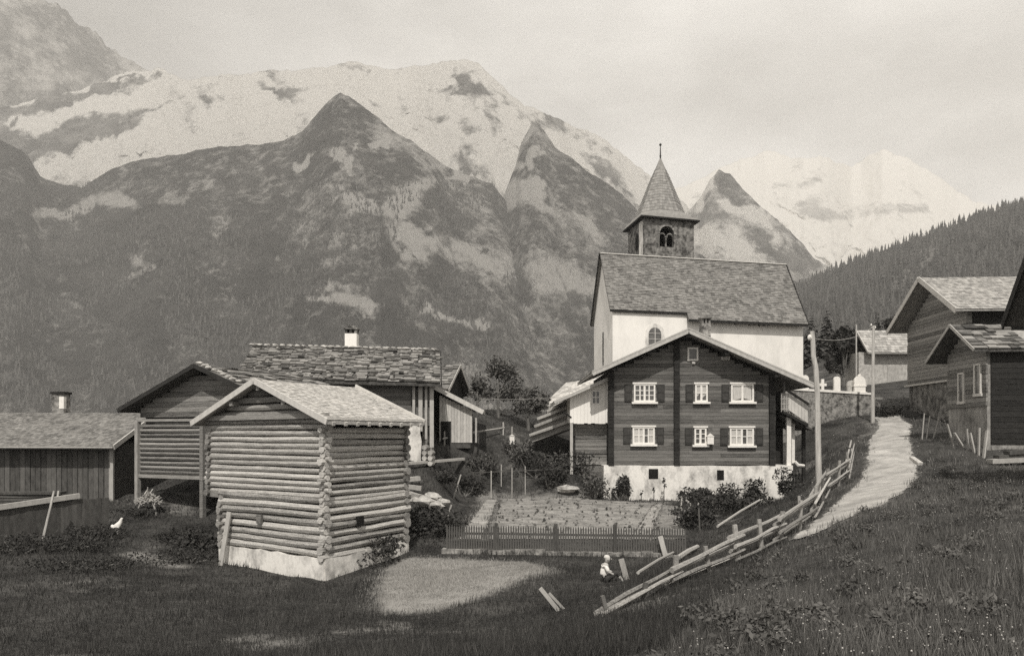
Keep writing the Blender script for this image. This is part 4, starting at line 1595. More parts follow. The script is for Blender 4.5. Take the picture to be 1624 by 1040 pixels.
mb.beam(fr(s0, .14) - up * .05, fr(sm, .14) - up * .05, .06, .14, tone=.1)
mb.beam(fr(sm, .54) - up * .05, fr(s1, .54) - up * .05, .06, .16, tone=.1)
mb.build('roof_edge', M['beam_dark'], croof)
mb = MB()
mb.beam(ra + up * .06, rb + up * .06, .28, .06, tone=.9)
mb.build('ridge_cap', M['shingle'], croof)
mb = MB()
mb.beam(sm.lerp(s1, .38) - up * .45 - dg * .1, sm.lerp(s1, .74) - up * .5 - dg * .1, .10, .16, tone=.3)
for i in range(9):
    q = sm.lerp(s1, .40 + i * .04) - up * (.6 + rnd.random() * .1) - dg * .06
    mb.box(q.x - .07, q.x + .07, q.y - .02, q.y + .1, q.z - .12 - rnd.random() * .12, q.z + .1, .3)
mb.build('eave_bracket', M['plank_dark'], church)


def arch_pts(cx, z0, zs, r, n=10):
    return [(cx + r * math.cos(math.pi * i / n), zs + r * math.sin(math.pi * i / n)) for i in range(n + 1)]


# round-arched nave window (frame proud, glass and tracery)
wx = (P(1038, 530, 57.5) - NL)
u_ = wx.dot(dx)
mb = MB(NL, dx, dg)
zs = 7.35
mb.prism([(u_ - .78, zs - 1.6), (u_ + .78, zs - 1.6)] + arch_pts(u_, 0, zs, .78), -.02, .05)
wf = mb.build('arched_window', M['plaster_dirty'], church)
mb = MB(NL, dx, dg)
mb.prism([(u_ - .5, zs - 1.4), (u_ + .5, zs - 1.4)] + arch_pts(u_, 0, zs, .5), -.024, -.021)
mb.build('pane', M['glass'], wf)
mb = MB(NL, dx, dg)
mb.box(u_ - .018, u_ + .018, -.05, -.025, zs - 1.4, zs + .48, .5)
for k in range(4):
    mb.box(u_ - .5, u_ + .5, -.048, -.026, zs - 1.2 + k * .42, zs - 1.18 + k * .42, .5)
mb.build('tracery', M['white'], wf)
mb = MB(FL, -dg, dx)
u2 = 3.6
mb.prism([(u2 - .30, 5.3), (u2 + .30, 5.3)] + arch_pts(u2, 0, 7.6, .30), -.015, .05)
wf = mb.build('lancet_window', M['stone_pale'], church)
mb = MB(FL, -dg, dx)
mb.prism([(u2 - .22, 5.4), (u2 + .22, 5.4)] + arch_pts(u2, 0, 7.6, .22), -.03, -.016)
mb.build('pane', M['glass'], wf)

# tower
te, ty_ = V2(.954, .298), V2(-.16, .987)
to = V2(11.26, 67.0)
TW, TD, tz0, tz1 = 4.75, 4.5, 9.0, 18.45
mb = MB(to, te, ty_)


def wall_arch(mb, x0, x1, z0, z1, cx, r, zsill, zs, th, y=0.0):
    mb.box(x0, cx - r, y, y + th, z0, z1, .5)
    mb.box(cx + r, x1, y, y + th, z0, z1, .5)
    mb.box(cx - r, cx + r, y, y + th, z0, zsill, .5)
    pts = arch_pts(cx, 0, zs, r)
    for i in range(len(pts) - 1):
        (xa_, za_), (xb_, zb_) = pts[i], pts[i + 1]
        mb.hexa([(xb_, y, zb_), (xa_, y, za_), (xa_, y + th, za_), (xb_, y + th, zb_), (xb_, y, z1), (xa_, y, z1), (xa_, y + th, z1), (xb_, y + th, z1)], .5)


ac = 2.12
wall_arch(mb, 0, TW, tz0, tz1, ac, .68, 16.15, 17.25, .45)
mb.box(0, .45, .45, TD, tz0, tz1, .5)
mb.box(TW - .45, TW, .45, TD, tz0, tz1, .5)
mb.box(.45, TW - .45, TD - .45, TD, tz0, tz1, .5)
tower = mb.build('tower', M['rubble_dark'], church)
mb = MB(to, te, ty_)
mb.box(.45, TW - .45, 1.2, TD - .5, tz0, tz1 - .2, .3)
mb.build('belfry', M['black'], tower)
mb = MB(to, te, ty_)
pts = arch_pts(ac, 0, 17.25, .68)
pto = arch_pts(ac, 0, 17.25, .88)
for i in range(len(pts) - 1):
    a, b, c, d = pts[i], pts[i + 1], pto[i + 1], pto[i]
    mb.hexa([(b[0], -.05, b[1]), (a[0], -.05, a[1]), (a[0], .1, a[1]), (b[0], .1, b[1]), (c[0], -.05, c[1]), (d[0], -.05, d[1]), (d[0], .1, d[1]), (c[0], .1, c[1])], rnd.random())
mb.build('arch_stones', M['rubble'], tower)
mb = MB(to, te, ty_)
mb.box(ac - .06, ac + .06, .2, .34, 16.15, 17.0, .5)
mb.box(ac - .12, ac + .12, .16, .38, 17.0, 17.12, .5)
for s_ in (-1, 1):
    q = arch_pts(ac + s_ * .36, 0, 17.02, .28, 6)
    for i in range(6):
        a, b = q[i], q[i + 1]
        mb.hexa([(b[0], .18, b[1]), (a[0], .18, a[1]), (a[0], .36, a[1]), (b[0], .36, b[1]), (b[0], .18, b[1] + .1), (a[0], .18, a[1] + .1), (a[0], .36, a[1] + .1), (b[0], .36, b[1] + .1)], .5)
mb.build('twin_light', M['rubble'], tower)
mb = MB(to, te, ty_)
mb.frame(to + ty_ * TD, -ty_, te)
mb.prism([(2.1, 16.2), (2.9, 16.2), (2.9, 17.3), (2.5, 17.7), (2.1, 17.3)], -.02, .02, .3)
mb.build('side_opening', M['black'], tower)
mb = MB(to + ty_ * TD, -ty_, te)
mb.box(3.1, 4.1, -.015, .02, 14.0, 18.4, .6)
mb.build('pale_strip', M['plaster_dirty'], tower)  # paler strip up the left side of the tower
# spire: eave plate, flared foot, eight-sided shaft
tcn_ = to + te * (TW / 2) + ty_ * (TD / 2)
ex8, ey8 = te, ty_
mb = MB(tcn_, ex8, ey8)
hw2 = TW / 2 + .42
mb.box(-hw2, hw2, -TD / 2 - .42, TD / 2 + .42, 18.45, 18.57, .1)
mb.build('eave_plate', M['beam_dark'], tower)
ring = []
prof = [(18.58, hw2 * 1.0, 0.0), (18.95, 2.55, .55), (19.35, 2.18, 1), (20.3, 1.80, 1), (21.4, 1.36, 1), (22.7, .84, 1), (23.7, .40, 1), (24.6, .03, 1)]
pl = []
for (z, r, k) in prof:
    row = []
    for i in range(8):
        an = math.pi / 8 + i * math.pi / 4
        o8 = Vector((math.cos(an), math.sin(an))) * r / math.cos(math.pi / 8)
        sq = Vector((math.copysign(r, math.cos(an)), math.copysign(r * (TD / 2 + .42) / hw2, math.sin(an))))
        v = sq.lerp(o8, k)
        row.append(mb.T((v.x, v.y, z)))
    pl.append(row)
mb = MB()
for a, b in zip(pl[:-1], pl[1:]):
    for i in range(8):
        j = (i + 1) % 8
        mb.poly([a[i], a[j], b[j], b[i]], .5, True)
for a, b in zip(pl[2:-2], pl[3:-1]):
    for i in range(8):
        j = (i + 1) % 8
        if (b[j] - b[i]).length > .2:
            nr = max(2, int((b[i] - a[i]).length / .28))
            for k in range(nr):
                u0, u1 = k / nr, min(1.25, (k + 1.4) / nr)
                p0, p1 = a[i].lerp(b[i], u0), a[j].lerp(b[j], u0)
                q0, q1 = a[i].lerp(b[i], min(u1, 1)), a[j].lerp(b[j], min(u1, 1))
                nm = (p1 - p0).cross(q0 - p0).normalized()
                if nm.dot(p0 - Vector((tcn_.x, tcn_.y, p0.z))) < 0:
                    nm = -nm
                m_ = max(1, int((p1 - p0).length / .22))
                for c in range(m_):
                    w0, w1 = c / m_, (c + .96) / m_
                    mb.poly([p0.lerp(p1, w0) + nm * (.025 + rnd.random() * .012), p0.lerp(p1, w1) + nm * .03, q0.lerp(q1, w1) + nm * .005, q0.lerp(q1, w0) + nm * .005], rnd.random(), True)
spire = mb.build('spire', M['spire'], tower)
mb = MB()
c0 = Vector((tcn_.x, tcn_.y, 0))
mb.tube([c0 + up * 24.3, c0 + up * 25.7], [.08, .035], 6)
mb.blob(c0 + up * 25.75, (.12, .12, .12), .3, jit=0)
mb.blob(c0 + up * 24.75, (.10, .10, .08), .3, jit=0)
mb.build('finial', M['iron'], tower)

# ------------------------------------------------------------------ churchyard wall and gravestones
cw = empty('churchyard_wall', (20, 51, .4), 'rough stone churchyard wall with a white coping beside the church', 'wall')
W0, W1, W2 = Vector((15.5, 50.0, 0)), Vector((23.75, 52.0, 0)), Vector((30.0, 60.5, 0))
T0, T1, T2 = 3.0, 2.66, 2.35


def wall_run(mb, a, b, za, zb, th, zbot, seg=14, jit=.03):
    d = (b - a).normalized()
    nrm = Vector((-d.y, d.x, 0))
    for i in range(seg):
        u0, u1 = i / seg, (i + 1) / seg
        p, q = a.lerp(b, u0), a.lerp(b, u1)
        j0 = nrm * ((rnd.random() - .5) * jit)
        mb.hexa([zz(p + j0, zbot), zz(q + j0, zbot), zz(q + nrm * th, zbot), zz(p + nrm * th, zbot),
                 zz(p + j0, za + (zb - za) * u0), zz(q + j0, za + (zb - za) * u1), zz(q + nrm * th, za + (zb - za) * u1), zz(p + nrm * th, za + (zb - za) * u0)], rnd.random(), True)


mb = MB()
wall_run(mb, W0, W1, T0, T1, .5, -.8)
wall_run(mb, W1, W2, T1 - .2, T2 - 1.0, .5, .2)
mb.build('masonry', M['rubble'], cw)
mb = MB()
d_ = (W1 - W0).normalized()
nn = Vector((-d_.y, d_.x, 0))
for i in range(16):
    u0, u1 = i / 16, (i + .985) / 16
    p, q = W0.lerp(W1, u0) - nn * .07, W0.lerp(W1, u1) - nn * .07
    z0_, z1_ = T0 + (T1 - T0) * u0, T0 + (T1 - T0) * u1
    dz = rnd.random() * .04
    mb.hexa([zz(p, z0_), zz(q, z1_), zz(q + nn * .64, z1_), zz(p + nn * .64, z0_), zz(p, z0_ + .13 + dz), zz(q, z1_ + .13 + dz), zz(q + nn * .64, z1_ + .19), zz(p + nn * .64, z0_ + .19)], rnd.random(), True)
mb.build('coping', M['plaster'], cw)
for i, (px_, kind, hgt, wd, lab) in enumerate(((1277, 'round', 1.15, .5, 'round-topped white gravestone nearest the church, behind the churchyard wall'),
                                               (1305, 'cross', .95, .5, 'white stone cross among the gravestones behind the churchyard wall'),
                                               (1328, 'round', 1.15, .42, 'slim round-topped white gravestone right of the stone cross'),
                                               (1351, 'round', .95, .6, 'grey rounded gravestone beside the largest gravestone'),
                                               (1364, 'urn', 1.25, .75, 'largest white gravestone at the right end of the churchyard wall'))):
    yy = 53.3 + .3 * (i % 2)
    x = (px_ - CX) / F * yy
    zb = T0 + (T1 - T0) * ((x - 15.5) / 8.3) + .1
    gb = min(g1(x, yy), zb - .3)
    mb = MB((x, yy, 0))
    if kind == 'cross':
        mb.box(-.09, .09, 0, .16, gb, zb + hgt, .5)
        mb.box(-.26, -.09, 0.003, .157, zb + hgt * .5, zb + hgt * .5 + .18, .5)
        mb.box(.09, .26, 0.003, .157, zb + hgt * .5, zb + hgt * .5 + .18, .5)
        mb.box(-.2, .2, -.05, .25, gb, zb + .12, .5)
    else:
        r = wd / 2
        mb.prism([(-r, gb), (r, gb)] + arch_pts(0, 0, zb + hgt - r, r, 8), 0, .2)
        mb.box(-r - .08, r + .08, -.06, .27, gb, zb + .15, .5)
        if kind == 'urn':
            mb.box(-r - .05, r + .05, -.03, .23, zb + hgt * .42, zb + hgt * .5, .5)
            mb.blob((x, yy + .1, zb + hgt + .03), (.12, .1, .1), .5)
    tag(mb.build('gravestone', M['stone_pale' if i == 3 else 'plaster'], at=(x, yy, gb)), lab, 'gravestone', 'gravestones behind the churchyard wall')

# ------------------------------------------------------------------ barns on the right
b1 = empty('hillside_barn', (26, 48.5, 1.0), 'dark steep-gabled barn with a pale shingle roof uphill of the path', 'barn')
ey1 = V2(.9987, -.05)
ex1 = V2(-.05, -.9987)
o1 = V2(26.0, 48.5)
r1z = lambda x: 9.55 - .597 * abs(x)
mb = MB(o1, ex1, ey1)
z = 3.3
while z < 9.2:
    hw_ = min(3.75, (9.3 - z - .2) / .597)
    if hw_ > .2:
        mb.box(-hw_, hw_, rnd.random() * .04, .3, z, z + .205)
    z += .22
mb.build('gable_wall', M['log_dark'], b1)
mb = MB(o1, ex1, ey1)
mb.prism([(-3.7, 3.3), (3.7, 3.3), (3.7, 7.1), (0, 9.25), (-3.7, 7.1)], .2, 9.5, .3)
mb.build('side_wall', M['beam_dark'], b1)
mb = MB(o1, ex1, ey1)
mb.box(-3.65, 3.65, .1, 9.4, -.6, 3.25, .3)
mb.build('cellar_wall', M['rubble_dark'], b1)
mb = MB(o1, ex1, ey1)
mb.beam(mb.T((-3.9, -.05, 3.25)), mb.T((3.9, -.05, 3.25)), .14, .12, tone=1)
mb.build('sill_beam', M['plank'], b1)
gable_roof('roof', M['shingle_mid'], b1, o1, ex1, ey1, -4.6, 4.5, 6.95, 7.03, 0, 9.68, -.95, 10, 22, .22, .03, board=True, bmat='plank_pale', bw_=.3)

b2 = empty('stone_house', (22, 38, -.6), 'small old house with two narrow windows and pale slab roof at the right edge', 'house')
ey2, ex2 = V2(.9987, -.05), V2(-.05, -.9987)
o2 = V2(22.0, 38.1)
mb = MB(o2, ex2, ey2)
mb.prism([(-1.75, -1.6), (1.75, -1.6), (1.75, 3.95), (0, 5.05), (-1.75, 3.95)], 0, 5.5, .4)
w2 = mb.build('wall', M['harl'], b2)
mb = MB(o2, ex2, ey2)
z = 1.35
while z < 4.9:
    hw_ = min(1.78, (5.15 - z - .2) / .62)
    mb.box(-hw_, hw_, -.05 - rnd.random() * .03, .02, z, z + .195)
    z += .21
mb.build('upper_boards', M['log_dark'], b2)
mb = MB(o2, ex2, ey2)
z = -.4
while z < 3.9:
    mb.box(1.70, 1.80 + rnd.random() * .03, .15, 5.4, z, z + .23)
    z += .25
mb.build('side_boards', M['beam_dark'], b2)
for (x, t, s) in ((-.35, 3.05, 1.65), (1.12, 3.35, 1.95)):
    mb = MB(o2, ex2, ey2)
    for (q0, q1, r0, r1) in ((x - .3, x - .19, s, t), (x + .19, x + .3, s, t), (x - .19, x + .19, t - .08, t), (x - .36, x + .36, s - .13, s)):
        mb.box(q0, q1, -.14, -.04, r0, r1, .8)
    wf = mb.build('window', M['plank_pale'], b2)
    mb = MB(o2, ex2, ey2)
    mb.box(x - .19, x + .19, -.09, -.085, s, t - .08, .5)
    mb.build('pane', M['glass'], wf)
gable_roof('roof', M['stone_tile'], b2, o2, ex2, ey2, -2.45, 2.2, 3.75, 3.9, 0, 5.32, -.8, 1.75, 8, .5, .06, jit=.4, board=True, bmat='plank', bw_=.14, th_j=.8)
b2.children[-1].data.materials[0] = M['shingle']

b3 = empty('dark_barn', (18, 23.5, -1.5), 'dark barn roof jutting in at the right edge above the small old house', 'barn')
ey3, ex3 = V2(.954, -.30), V2(-.30, -.954)
o3 = V2(16.2, 26.0) + ex3 * 3.16
mb = MB(o3, ex3, ey3)
mb.prism([(-2.4, -3.2), (2.4, -3.2), (2.4, 3.95), (0, 5.6), (-2.4, 3.95)], 1.4, 6.3, .3)
mb.build('wall', M['log_dark'], b3)
gable_roof('roof', M['shingle_dark'], b3, o3, ex3, ey3, -3.16, 3.16, 3.66, 3.66, 0, 5.84, 0, 6.6, 20, .25, .03, board=True, bmat='beam_dark', bw_=.3)

b4 = empty('far_shed', (31, 66, 4), 'small grey shed with a plain roof behind the churchyard wall', 'shed')
sx0, sx1 = (1362 - CX) / F * 66, 34.5
mb = MB()
mb.box(sx0, sx1, 66, 70, 2.5, 6.95, .5)
w4 = mb.build('wall', M['plaster_dirty'], b4)
w4.data.materials[0] = M['stone_pale']
mb = MB()
mb.box((1407 - CX) / F * 66, (1426 - CX) / F * 66, 65.97, 66.02, 3.5, 5.8, .5)
mb.build('door', M['plank'], b4)
mb = MB()
E0, E1 = P(1377, 559, 65.3), Vector((35, 65.3, 131 / F * 65.3))
R0, R1 = P(1357, 524, 67.5), Vector((35, 67.5, 166 / F * 67.5))
B0, B1 = Vector((R0.x, 70.5, E0.z)), Vector((35, 70.5, E0.z))
dn = Vector((0, 0, -.1))
mb.hexa([E0 + dn, E1 + dn, R1 + dn, R0 + dn, E0, E1, R1, R0], .4, True)
mb.hexa([R0 + dn, R1 + dn, B1 + dn, B0 + dn, R0, R1, B1, B0], .4, True)
mb.tiles(E0, E1, R1, R0, 9, .3, .03)
r4 = mb.build('roof', M['shingle_mid'], b4)
mb = MB()
mb.beam(E0 + Vector((-.03, -.05, 0)), R0 + Vector((-.03, -.05, .05)), .06, .16, tone=.9)
mb.build('barge_board', M['plank_pale'], r4)
# ------------------------------------------------------------------ picket fence on its stone kerb
fl, fr_ = G(700, 878), G(1092, 884)
fdir = (fr_ - fl)
fdir.z = 0
fd = fdir.normalized()
fn = Vector((-fd.y, fd.x, 0))
flen = fdir.length
kerb = []
mb = MB()
q = 0.0
while q < flen * .93:
    wd = .35 + rnd.random() * .35
    p = fl + fd * q
    z = g1(p.x, p.y)
    p2 = fl + fd * min(q + wd * .97, flen)
    z2 = g1(p2.x, p2.y)
    o_ = fn * ((rnd.random() - .5) * .05)
    h_ = .11 + rnd.random() * .06
    mb.hexa([zz(p + o_, z - .2), zz(p2 + o_, z2 - .2), zz(p2 + fn * .35, z2 - .2), zz(p + fn * .35, z - .2), zz(p + o_, z + h_), zz(p2 + o_, z2 + h_), zz(p2 + fn * .35, z2 + h_), zz(p + fn * .35, z + h_)], rnd.random(), True)
    q += wd
tag(mb.build('garden_kerb', M['rubble'], at=fl), 'low pale stone kerb along the foot of the picket fence', 'low wall')
pf = empty('picket_fence', fl, 'dark picket fence running along the near side of the garden', 'fence')
q0 = .02 * flen
npk = 96
sp = (flen - q0) / npk
pk0 = None
for i in range(npk):
    p = fl + fd * (q0 + i * sp) + fn * .18
    z = g1(p.x, p.y) + .03
    if pk0 is None:
        m_ = MB((p.x, p.y, 0), fd, fn)
        m_.box(-.024, .024, -.012, .012, z, z + .80, .5)
        m_.hexa([(-.019, -.012, z + .80), (.019, -.012, z + .80), (.019, .012, z + .80), (-.019, .012, z + .80), (-.003, -.012, z + .86), (.003, -.012, z + .86), (.003, .012, z + .86), (-.003, .012, z + .86)], .5)
        pk0 = m_.build('picket', M['plank_dark'], pf)
        pz = Vector((p.x, p.y, z))
    else:
        c = pk0.copy()
        COL.objects.link(c)
        c.parent = pf
        c.location = Vector((p.x, p.y, z + (rnd.random() - .5) * .03)) - pz
for hz in (.14, .62):
    mb = MB()
    for k in range(8):
        a, b = fl + fd * (q0 + (flen - q0) * k / 8) + fn * .22, fl + fd * (q0 + (flen - q0) * (k + 1) / 8) + fn * .22
        mb.beam(zz(a, g1(a.x, a.y) + hz), zz(b, g1(b.x, b.y) + hz), .04, .07, tone=.2)
    mb.build('rail', M['plank_dark'], pf)
for px_ in (788, 884, 978):
    u = ((px_ - 700) / 392) * flen * 1.0
    p = fl + fd * u + fn * .12
    z = g1(p.x, p.y)
    mb = MB()
    mb.beam(zz(p, z - .1), zz(p, z + .98), .11, .11, tone=.1)
    mb.build('post', M['plank_dark'], pf)

# ------------------------------------------------------------------ rail fence down the side of the path
rfz = [G(962, 974), G(1072, 928), G(1170, 890), G(1239, 860), G(1292, 822), Vector((12.1, 30.2, 0)), Vector((14.6, 34.2, 0)), Vector((16.7, 38.6, 0))]
rfz = [Vector((p.x, p.y, g1(p.x, p.y))) for p in rfz]
rf_ = empty('rail_fence', rfz[1], 'weathered rail fence with rough split rails running up beside the path', 'fence')
tops = [.08, .34, .50, .62, .74, .84, .86, .80]
for k in range(len(rfz) - 1):
    a, b = rfz[k], rfz[k + 1]
    for j, (fr0, rad) in enumerate(((1.0, .044), (.72, .036), (.45, .038), (.18, .034))):
        if j == 3 and k == 0:
            continue
        d = (b - a)
        ex = .10
        p = a - d * ex + up * (tops[k] * fr0 + .05 * (rnd.random() - .5))
        q = b + d * ex * .7 + up * (tops[k + 1] * fr0 + .05 * (rnd.random() - .5))
        sd_ = Vector((-d.y, d.x, 0)).normalized() * (.06 * (-1) ** (k + j) + .03 * (rnd.random() - .5))
        mb = MB()
        m1_ = p.lerp(q, .35) + up * (rnd.random() - .5) * .05
        m2_ = p.lerp(q, .7) + up * (rnd.random() - .5) * .05
        f_ = .8 + rnd.random() * .4
        mb.tube([p + sd_, m1_ + sd_, m2_ + sd_, q + sd_], [rad * 1.1 * f_, rad, rad * .95, rad * .75 * f_], 6, wob=.35)
        mb.build('rail', M['plank_pale' if rnd.random() < .10 else 'rail_wood'], rf_)
for k, p in enumerate(rfz):
    for h_ in (0, 1):
        if k == len(rfz) - 1 and h_:
            continue
        if h_:
            n_ = rfz[k + 1]
            p = p.lerp(n_, .5)
            p = Vector((p.x, p.y, g1(p.x, p.y)))
        mb = MB()
        lean = Vector(((rnd.random() - .6) * .12, 0, 0))
        hgt = tops[k] + .10 + rnd.random() * .22
        wd = .06 + rnd.random() * .05
        mb.beam(p - up * .15 - lean * .6, p + up * hgt + lean, wd, .06, up=(.3, -1, 0))
        mb.build('post', M['rail_wood' if rnd.random() < .6 else 'plank_dark'], rf_)


def lay(name, pa, pb, r, mt, label, cat, dz=.12, sq=False, ya=None, yb=None):
    a, b = G(*pa), G(*pb)
    a += up * dz
    b += up * dz
    mb = MB()
    if sq:
        mb.beam(a, b, r * 2, r * 1.4)
    else:
        mb.tube([a, a.lerp(b, .5) + up * .03, b], [r, r * .95, r * .8], 7, wob=.15)
    return tag(mb.build(name, M[mt], at=a), label, cat)


lay('loose_pole', (1138, 850), (1205, 806), .05, 'plank', 'long bare pole lying on the bank below the chalet hedge', 'pole', dz=.35)
lay('loose_pole', (1012, 922), (1068, 886), .04, 'plank', 'thin pole lying in the grass between the picket fence and the rail fence', 'pole', dz=.2)
lay('split_log', (1074, 892), (1106, 873), .09, 'plank', 'short thick pale split log lying beside the rail fence', 'log', dz=.12)
lay('long_beam', (638, 748), (735, 742), .09, 'plank_pale', 'long pale squared beam lying across the slope right of the log barn', 'beam', dz=.35, sq=True)
for i, (a, b, lab) in enumerate((((642, 772), (664, 769), 'short grey beam topmost in the pile against the log barn'), ((640, 782), (668, 786), 'short grey beam second in the pile against the log barn'), ((640, 792), (666, 800), 'dark short beam at the bottom of the pile against the log barn'))):
    lay('piled_beam', a, b, .13, 'plank', lab, 'beam', dz=.3, sq=True)
for i, (px_, py_, r_) in enumerate(((668, 800, .5), (684, 792, .42), (700, 800, .36), (680, 806, .5), (694, 806, .3))):
    g = G(px_, py_)
    mb = MB()
    mb.blob(g + up * r_ * .25, (r_, r_ * .7, r_ * .5), n=9, m=6, jit=.16)
    tag(mb.build('boulder', M['stone_pale'], at=g), 'pale boulder in the rubble heap on the slope right of the log barn', 'boulder', 'rubble heap by the log barn')
g = G(900, 783)
mb = MB()
mb.blob(g + up * .25, (.55, .42, .20), n=9, m=6, jit=.28)
tag(mb.build('boulder', M['stone_pale'], at=g), 'big pale boulder at the back of the garden left of the chalet', 'boulder')


def stake(pa, pb, wd, th, mt, label, cat='stake', name='stake', off=0.0):
    """leaning stake: foot at pixel pa, head seen at pixel pb"""
    g = G(*pa)
    t = P(pb[0], pb[1], g.y + off)
    mb = MB()
    mb.beam(g - (t - g) * .12, t, wd, th, up=(0, -1, .1))
    return tag(mb.build(name, M[mt], at=g), label, cat)


stake((886, 968), (857, 932), .08, .07, 'plank', 'pale split stake leaning left in the grass at the bottom of the picture')
stake((894, 966), (871, 940), .05, .05, 'plank', 'thin dark stake leaning beside the pale split stake')
stake((994, 920), (985, 886), .13, .06, 'plank', 'short upright board just right of the seated child', name='stake')
stake((1056, 884), (1047, 850), .15, .05, 'plank_pale', 'pale board leaning at the right end of the picket fence', name='stake')
stake((1268, 808), (1267, 786), .08, .08, 'plank', 'small upright post on the bank beside the rail fence', name='stake')
stake((706, 832), (716, 800), .06, .05, 'plank', 'grey stick standing on the slope left of the garden, nearer of two')
stake((719, 790), (731, 752), .06, .05, 'plank', 'grey stick standing on the slope left of the garden, farther of two')
stake((1110, 846), (1108, 806), .05, .05, 'plank_dark', 'thin dark stick beside the crooked sapling in the garden')

# ------------------------------------------------------------------ rail along the slope, trellis, white box on a post
r0, r1_ = G(702, 706), G(800, 690)
rr = empty('slope_rail', r0, 'long thin rail on short posts running from the board shed to the right', 'fence')
mb = MB()
mb.tube([r0 + up * .35, r0.lerp(r1_, .5) + up * .42, r1_ + up * .4], [.06, .06, .045], 6)
mb.build('rail', M['plank'], rr)
for u in (.03, .56, .98):
    p = r0.lerp(r1_, u)
    p = on(p.x, p.y)
    mb = MB()
    mb.beam(p - up * .1, p + up * .75, .08, .06)
    mb.build('post', M['plank'], rr)
tg = [G(779, 790), G(812, 790), G(833, 784), G(795, 772)]
tr = empty('bean_trellis', tg[0], 'bean trellis of thin upright sticks and a cross rail at the back of the garden', 'trellis')
for i, (p, hh) in enumerate(zip(tg, (1.4, 1.6, 1.5, 1.2))):
    mb = MB()
    mb.beam(p - up * .1, p + up * hh, .05, .05)
    mb.build('stick', M['plank'], tr)
mb = MB()
mb.beam(tg[0] + up * 1.3 + Vector((-1.0, 0, 0)), tg[2] + up * 1.35 + Vector((2.0, .1, 0)), .04, .05)
mb.build('cross_rail', M['plank_dark'], tr)
g = G(812, 716, 30)
bx = empty('nest_box', g, 'small white box on a thin post in the middle of the slope', 'box')
mb = MB()
mb.box(g.x - .14, g.x + .14, g.y - .12, g.y + .12, g.z + .42, g.z + .9, .5)
mb.prism([(g.x - .17, g.z + .9), (g.x + .17, g.z + .9), (g.x, g.z + 1.0)], g.y - .15, g.y + .15)
mb.build('house', M['white'], bx)
mb = MB()
mb.beam(g - up * .2, g + up * 1.45, .05, .05)
mb.build('post', M['plank'], bx)

# ------------------------------------------------------------------ poles and wires
g = G(1300, 793)
pole1 = empty('telegraph_pole', g, 'crooked bleached telegraph pole beside the rail fence and the chalet', 'pole')
k = g.y
pts = [g - up * .3, P(1298, 740, k), P(1297, 680, k), P(1296, 620, k), P(1294, 585, k), P(1290, 565, k), P(1289, 540, k), P(1288, 525, k)]
mb = MB()
mb.tube(pts, [.115, .105, .10, .095, .09, .085, .085, .08], 9, wob=.06)
mb.build('shaft', M['pole'], pole1)
mb = MB()
c = P(1284, 535, k - .05)
mb.blob(c, (.08, .08, .11), .5, jit=0)
mb.tube([c, P(1288, 537, k)], .02, 5)
ins1 = mb.build('insulator', M['white'], pole1)
g = G(1384, 668, 30)
g = Vector(((1384 - CX) / F * 49.3, 49.3, 0))
g.z = g1(g.x, g.y)
pole2 = empty('telegraph_pole', g, 'straight thin telegraph pole at the corner of the churchyard wall', 'pole')
k = g.y
mb = MB()
mb.tube([g - up * .3, P(1384.5, 600, k), P(1385.5, 516, k)], [.12, .10, .085], 8)
mb.build('shaft', M['pole'], pole2)
mb = MB()
for s_ in (-1, 1):
    mb.blob(P(1385 + 3.2 * s_, 517 + 2 * s_, k), (.05, .05, .08), .5, jit=0)
    mb.tube([P(1385 + 3.2 * s_, 519, k), P(1385, 521, k)], .018, 5)
mb.build('insulator', M['white'], pole2)
g = Vector(((1358 - CX) / F * 64, 64, 0))
g.z = g1(g.x, g.y)
mb = MB()
mb.tube([g - up * .2, P(1358, 515, 64)], [.07, .05], 6)
tag(mb.build('pole', M['pole'], at=g), 'thin distant pole standing at the gable of the small grey shed', 'pole')
for (a, b, sag, lab) in ((P(1150, 568, 41.8), P(760, 632, 44.0), .7, 'thin wire from the chalet gable towards the board shed'),
                         (P(1284, 535, 28.2), P(1385, 517, 49.3), .4, 'thin wire between the two telegraph poles')):
    mb = MB()
    mb.tube([a.lerp(b, i / 12) - up * sag * 4 * (i / 12) * (1 - i / 12) for i in range(13)], .010, 4)
    tag(mb.build('wire', M['plank'], at=a), lab, 'wire')

# ------------------------------------------------------------------ wood against the small old house on the right
STK = [((1512, 712), (1497, 676)), ((1528, 728), (1508, 690)), ((1536, 732), (1528, 684)), ((1545, 733), (1533, 690)), ((1552, 735), (1548, 682)), ((1560, 733), (1560, 686))]
SL = ['slender stake leaning against the small old house, farthest left of the row', 'pale stake leaning steeply left against the small old house', 'pale stake third from the left against the small old house', 'thin stake fourth from the left against the small old house', 'thick stake fifth from the left against the small old house', 'broad stake at the corner of the small old house']
for i, ((a, b), lab) in enumerate(zip(STK, SL)):
    x, y = (a[0] - CX) / F * 35.6, 35.6
    x, y = (a[0] - CX) / F * (35.2 + .35 * (5 - i)), 35.2 + .35 * (5 - i)
    g = on(x, y)
    t = P(b[0], b[1] - 4, y + .1)
    t.x += .15
    mb = MB()
    mb.beam(g - (t - g) * .1, t, .10 + .05 * (i % 2), .06, up=(-1, 0, .1))
    tag(mb.build('stake', M['plank'], at=g), lab, 'stake', 'stakes leaning on the small old house')
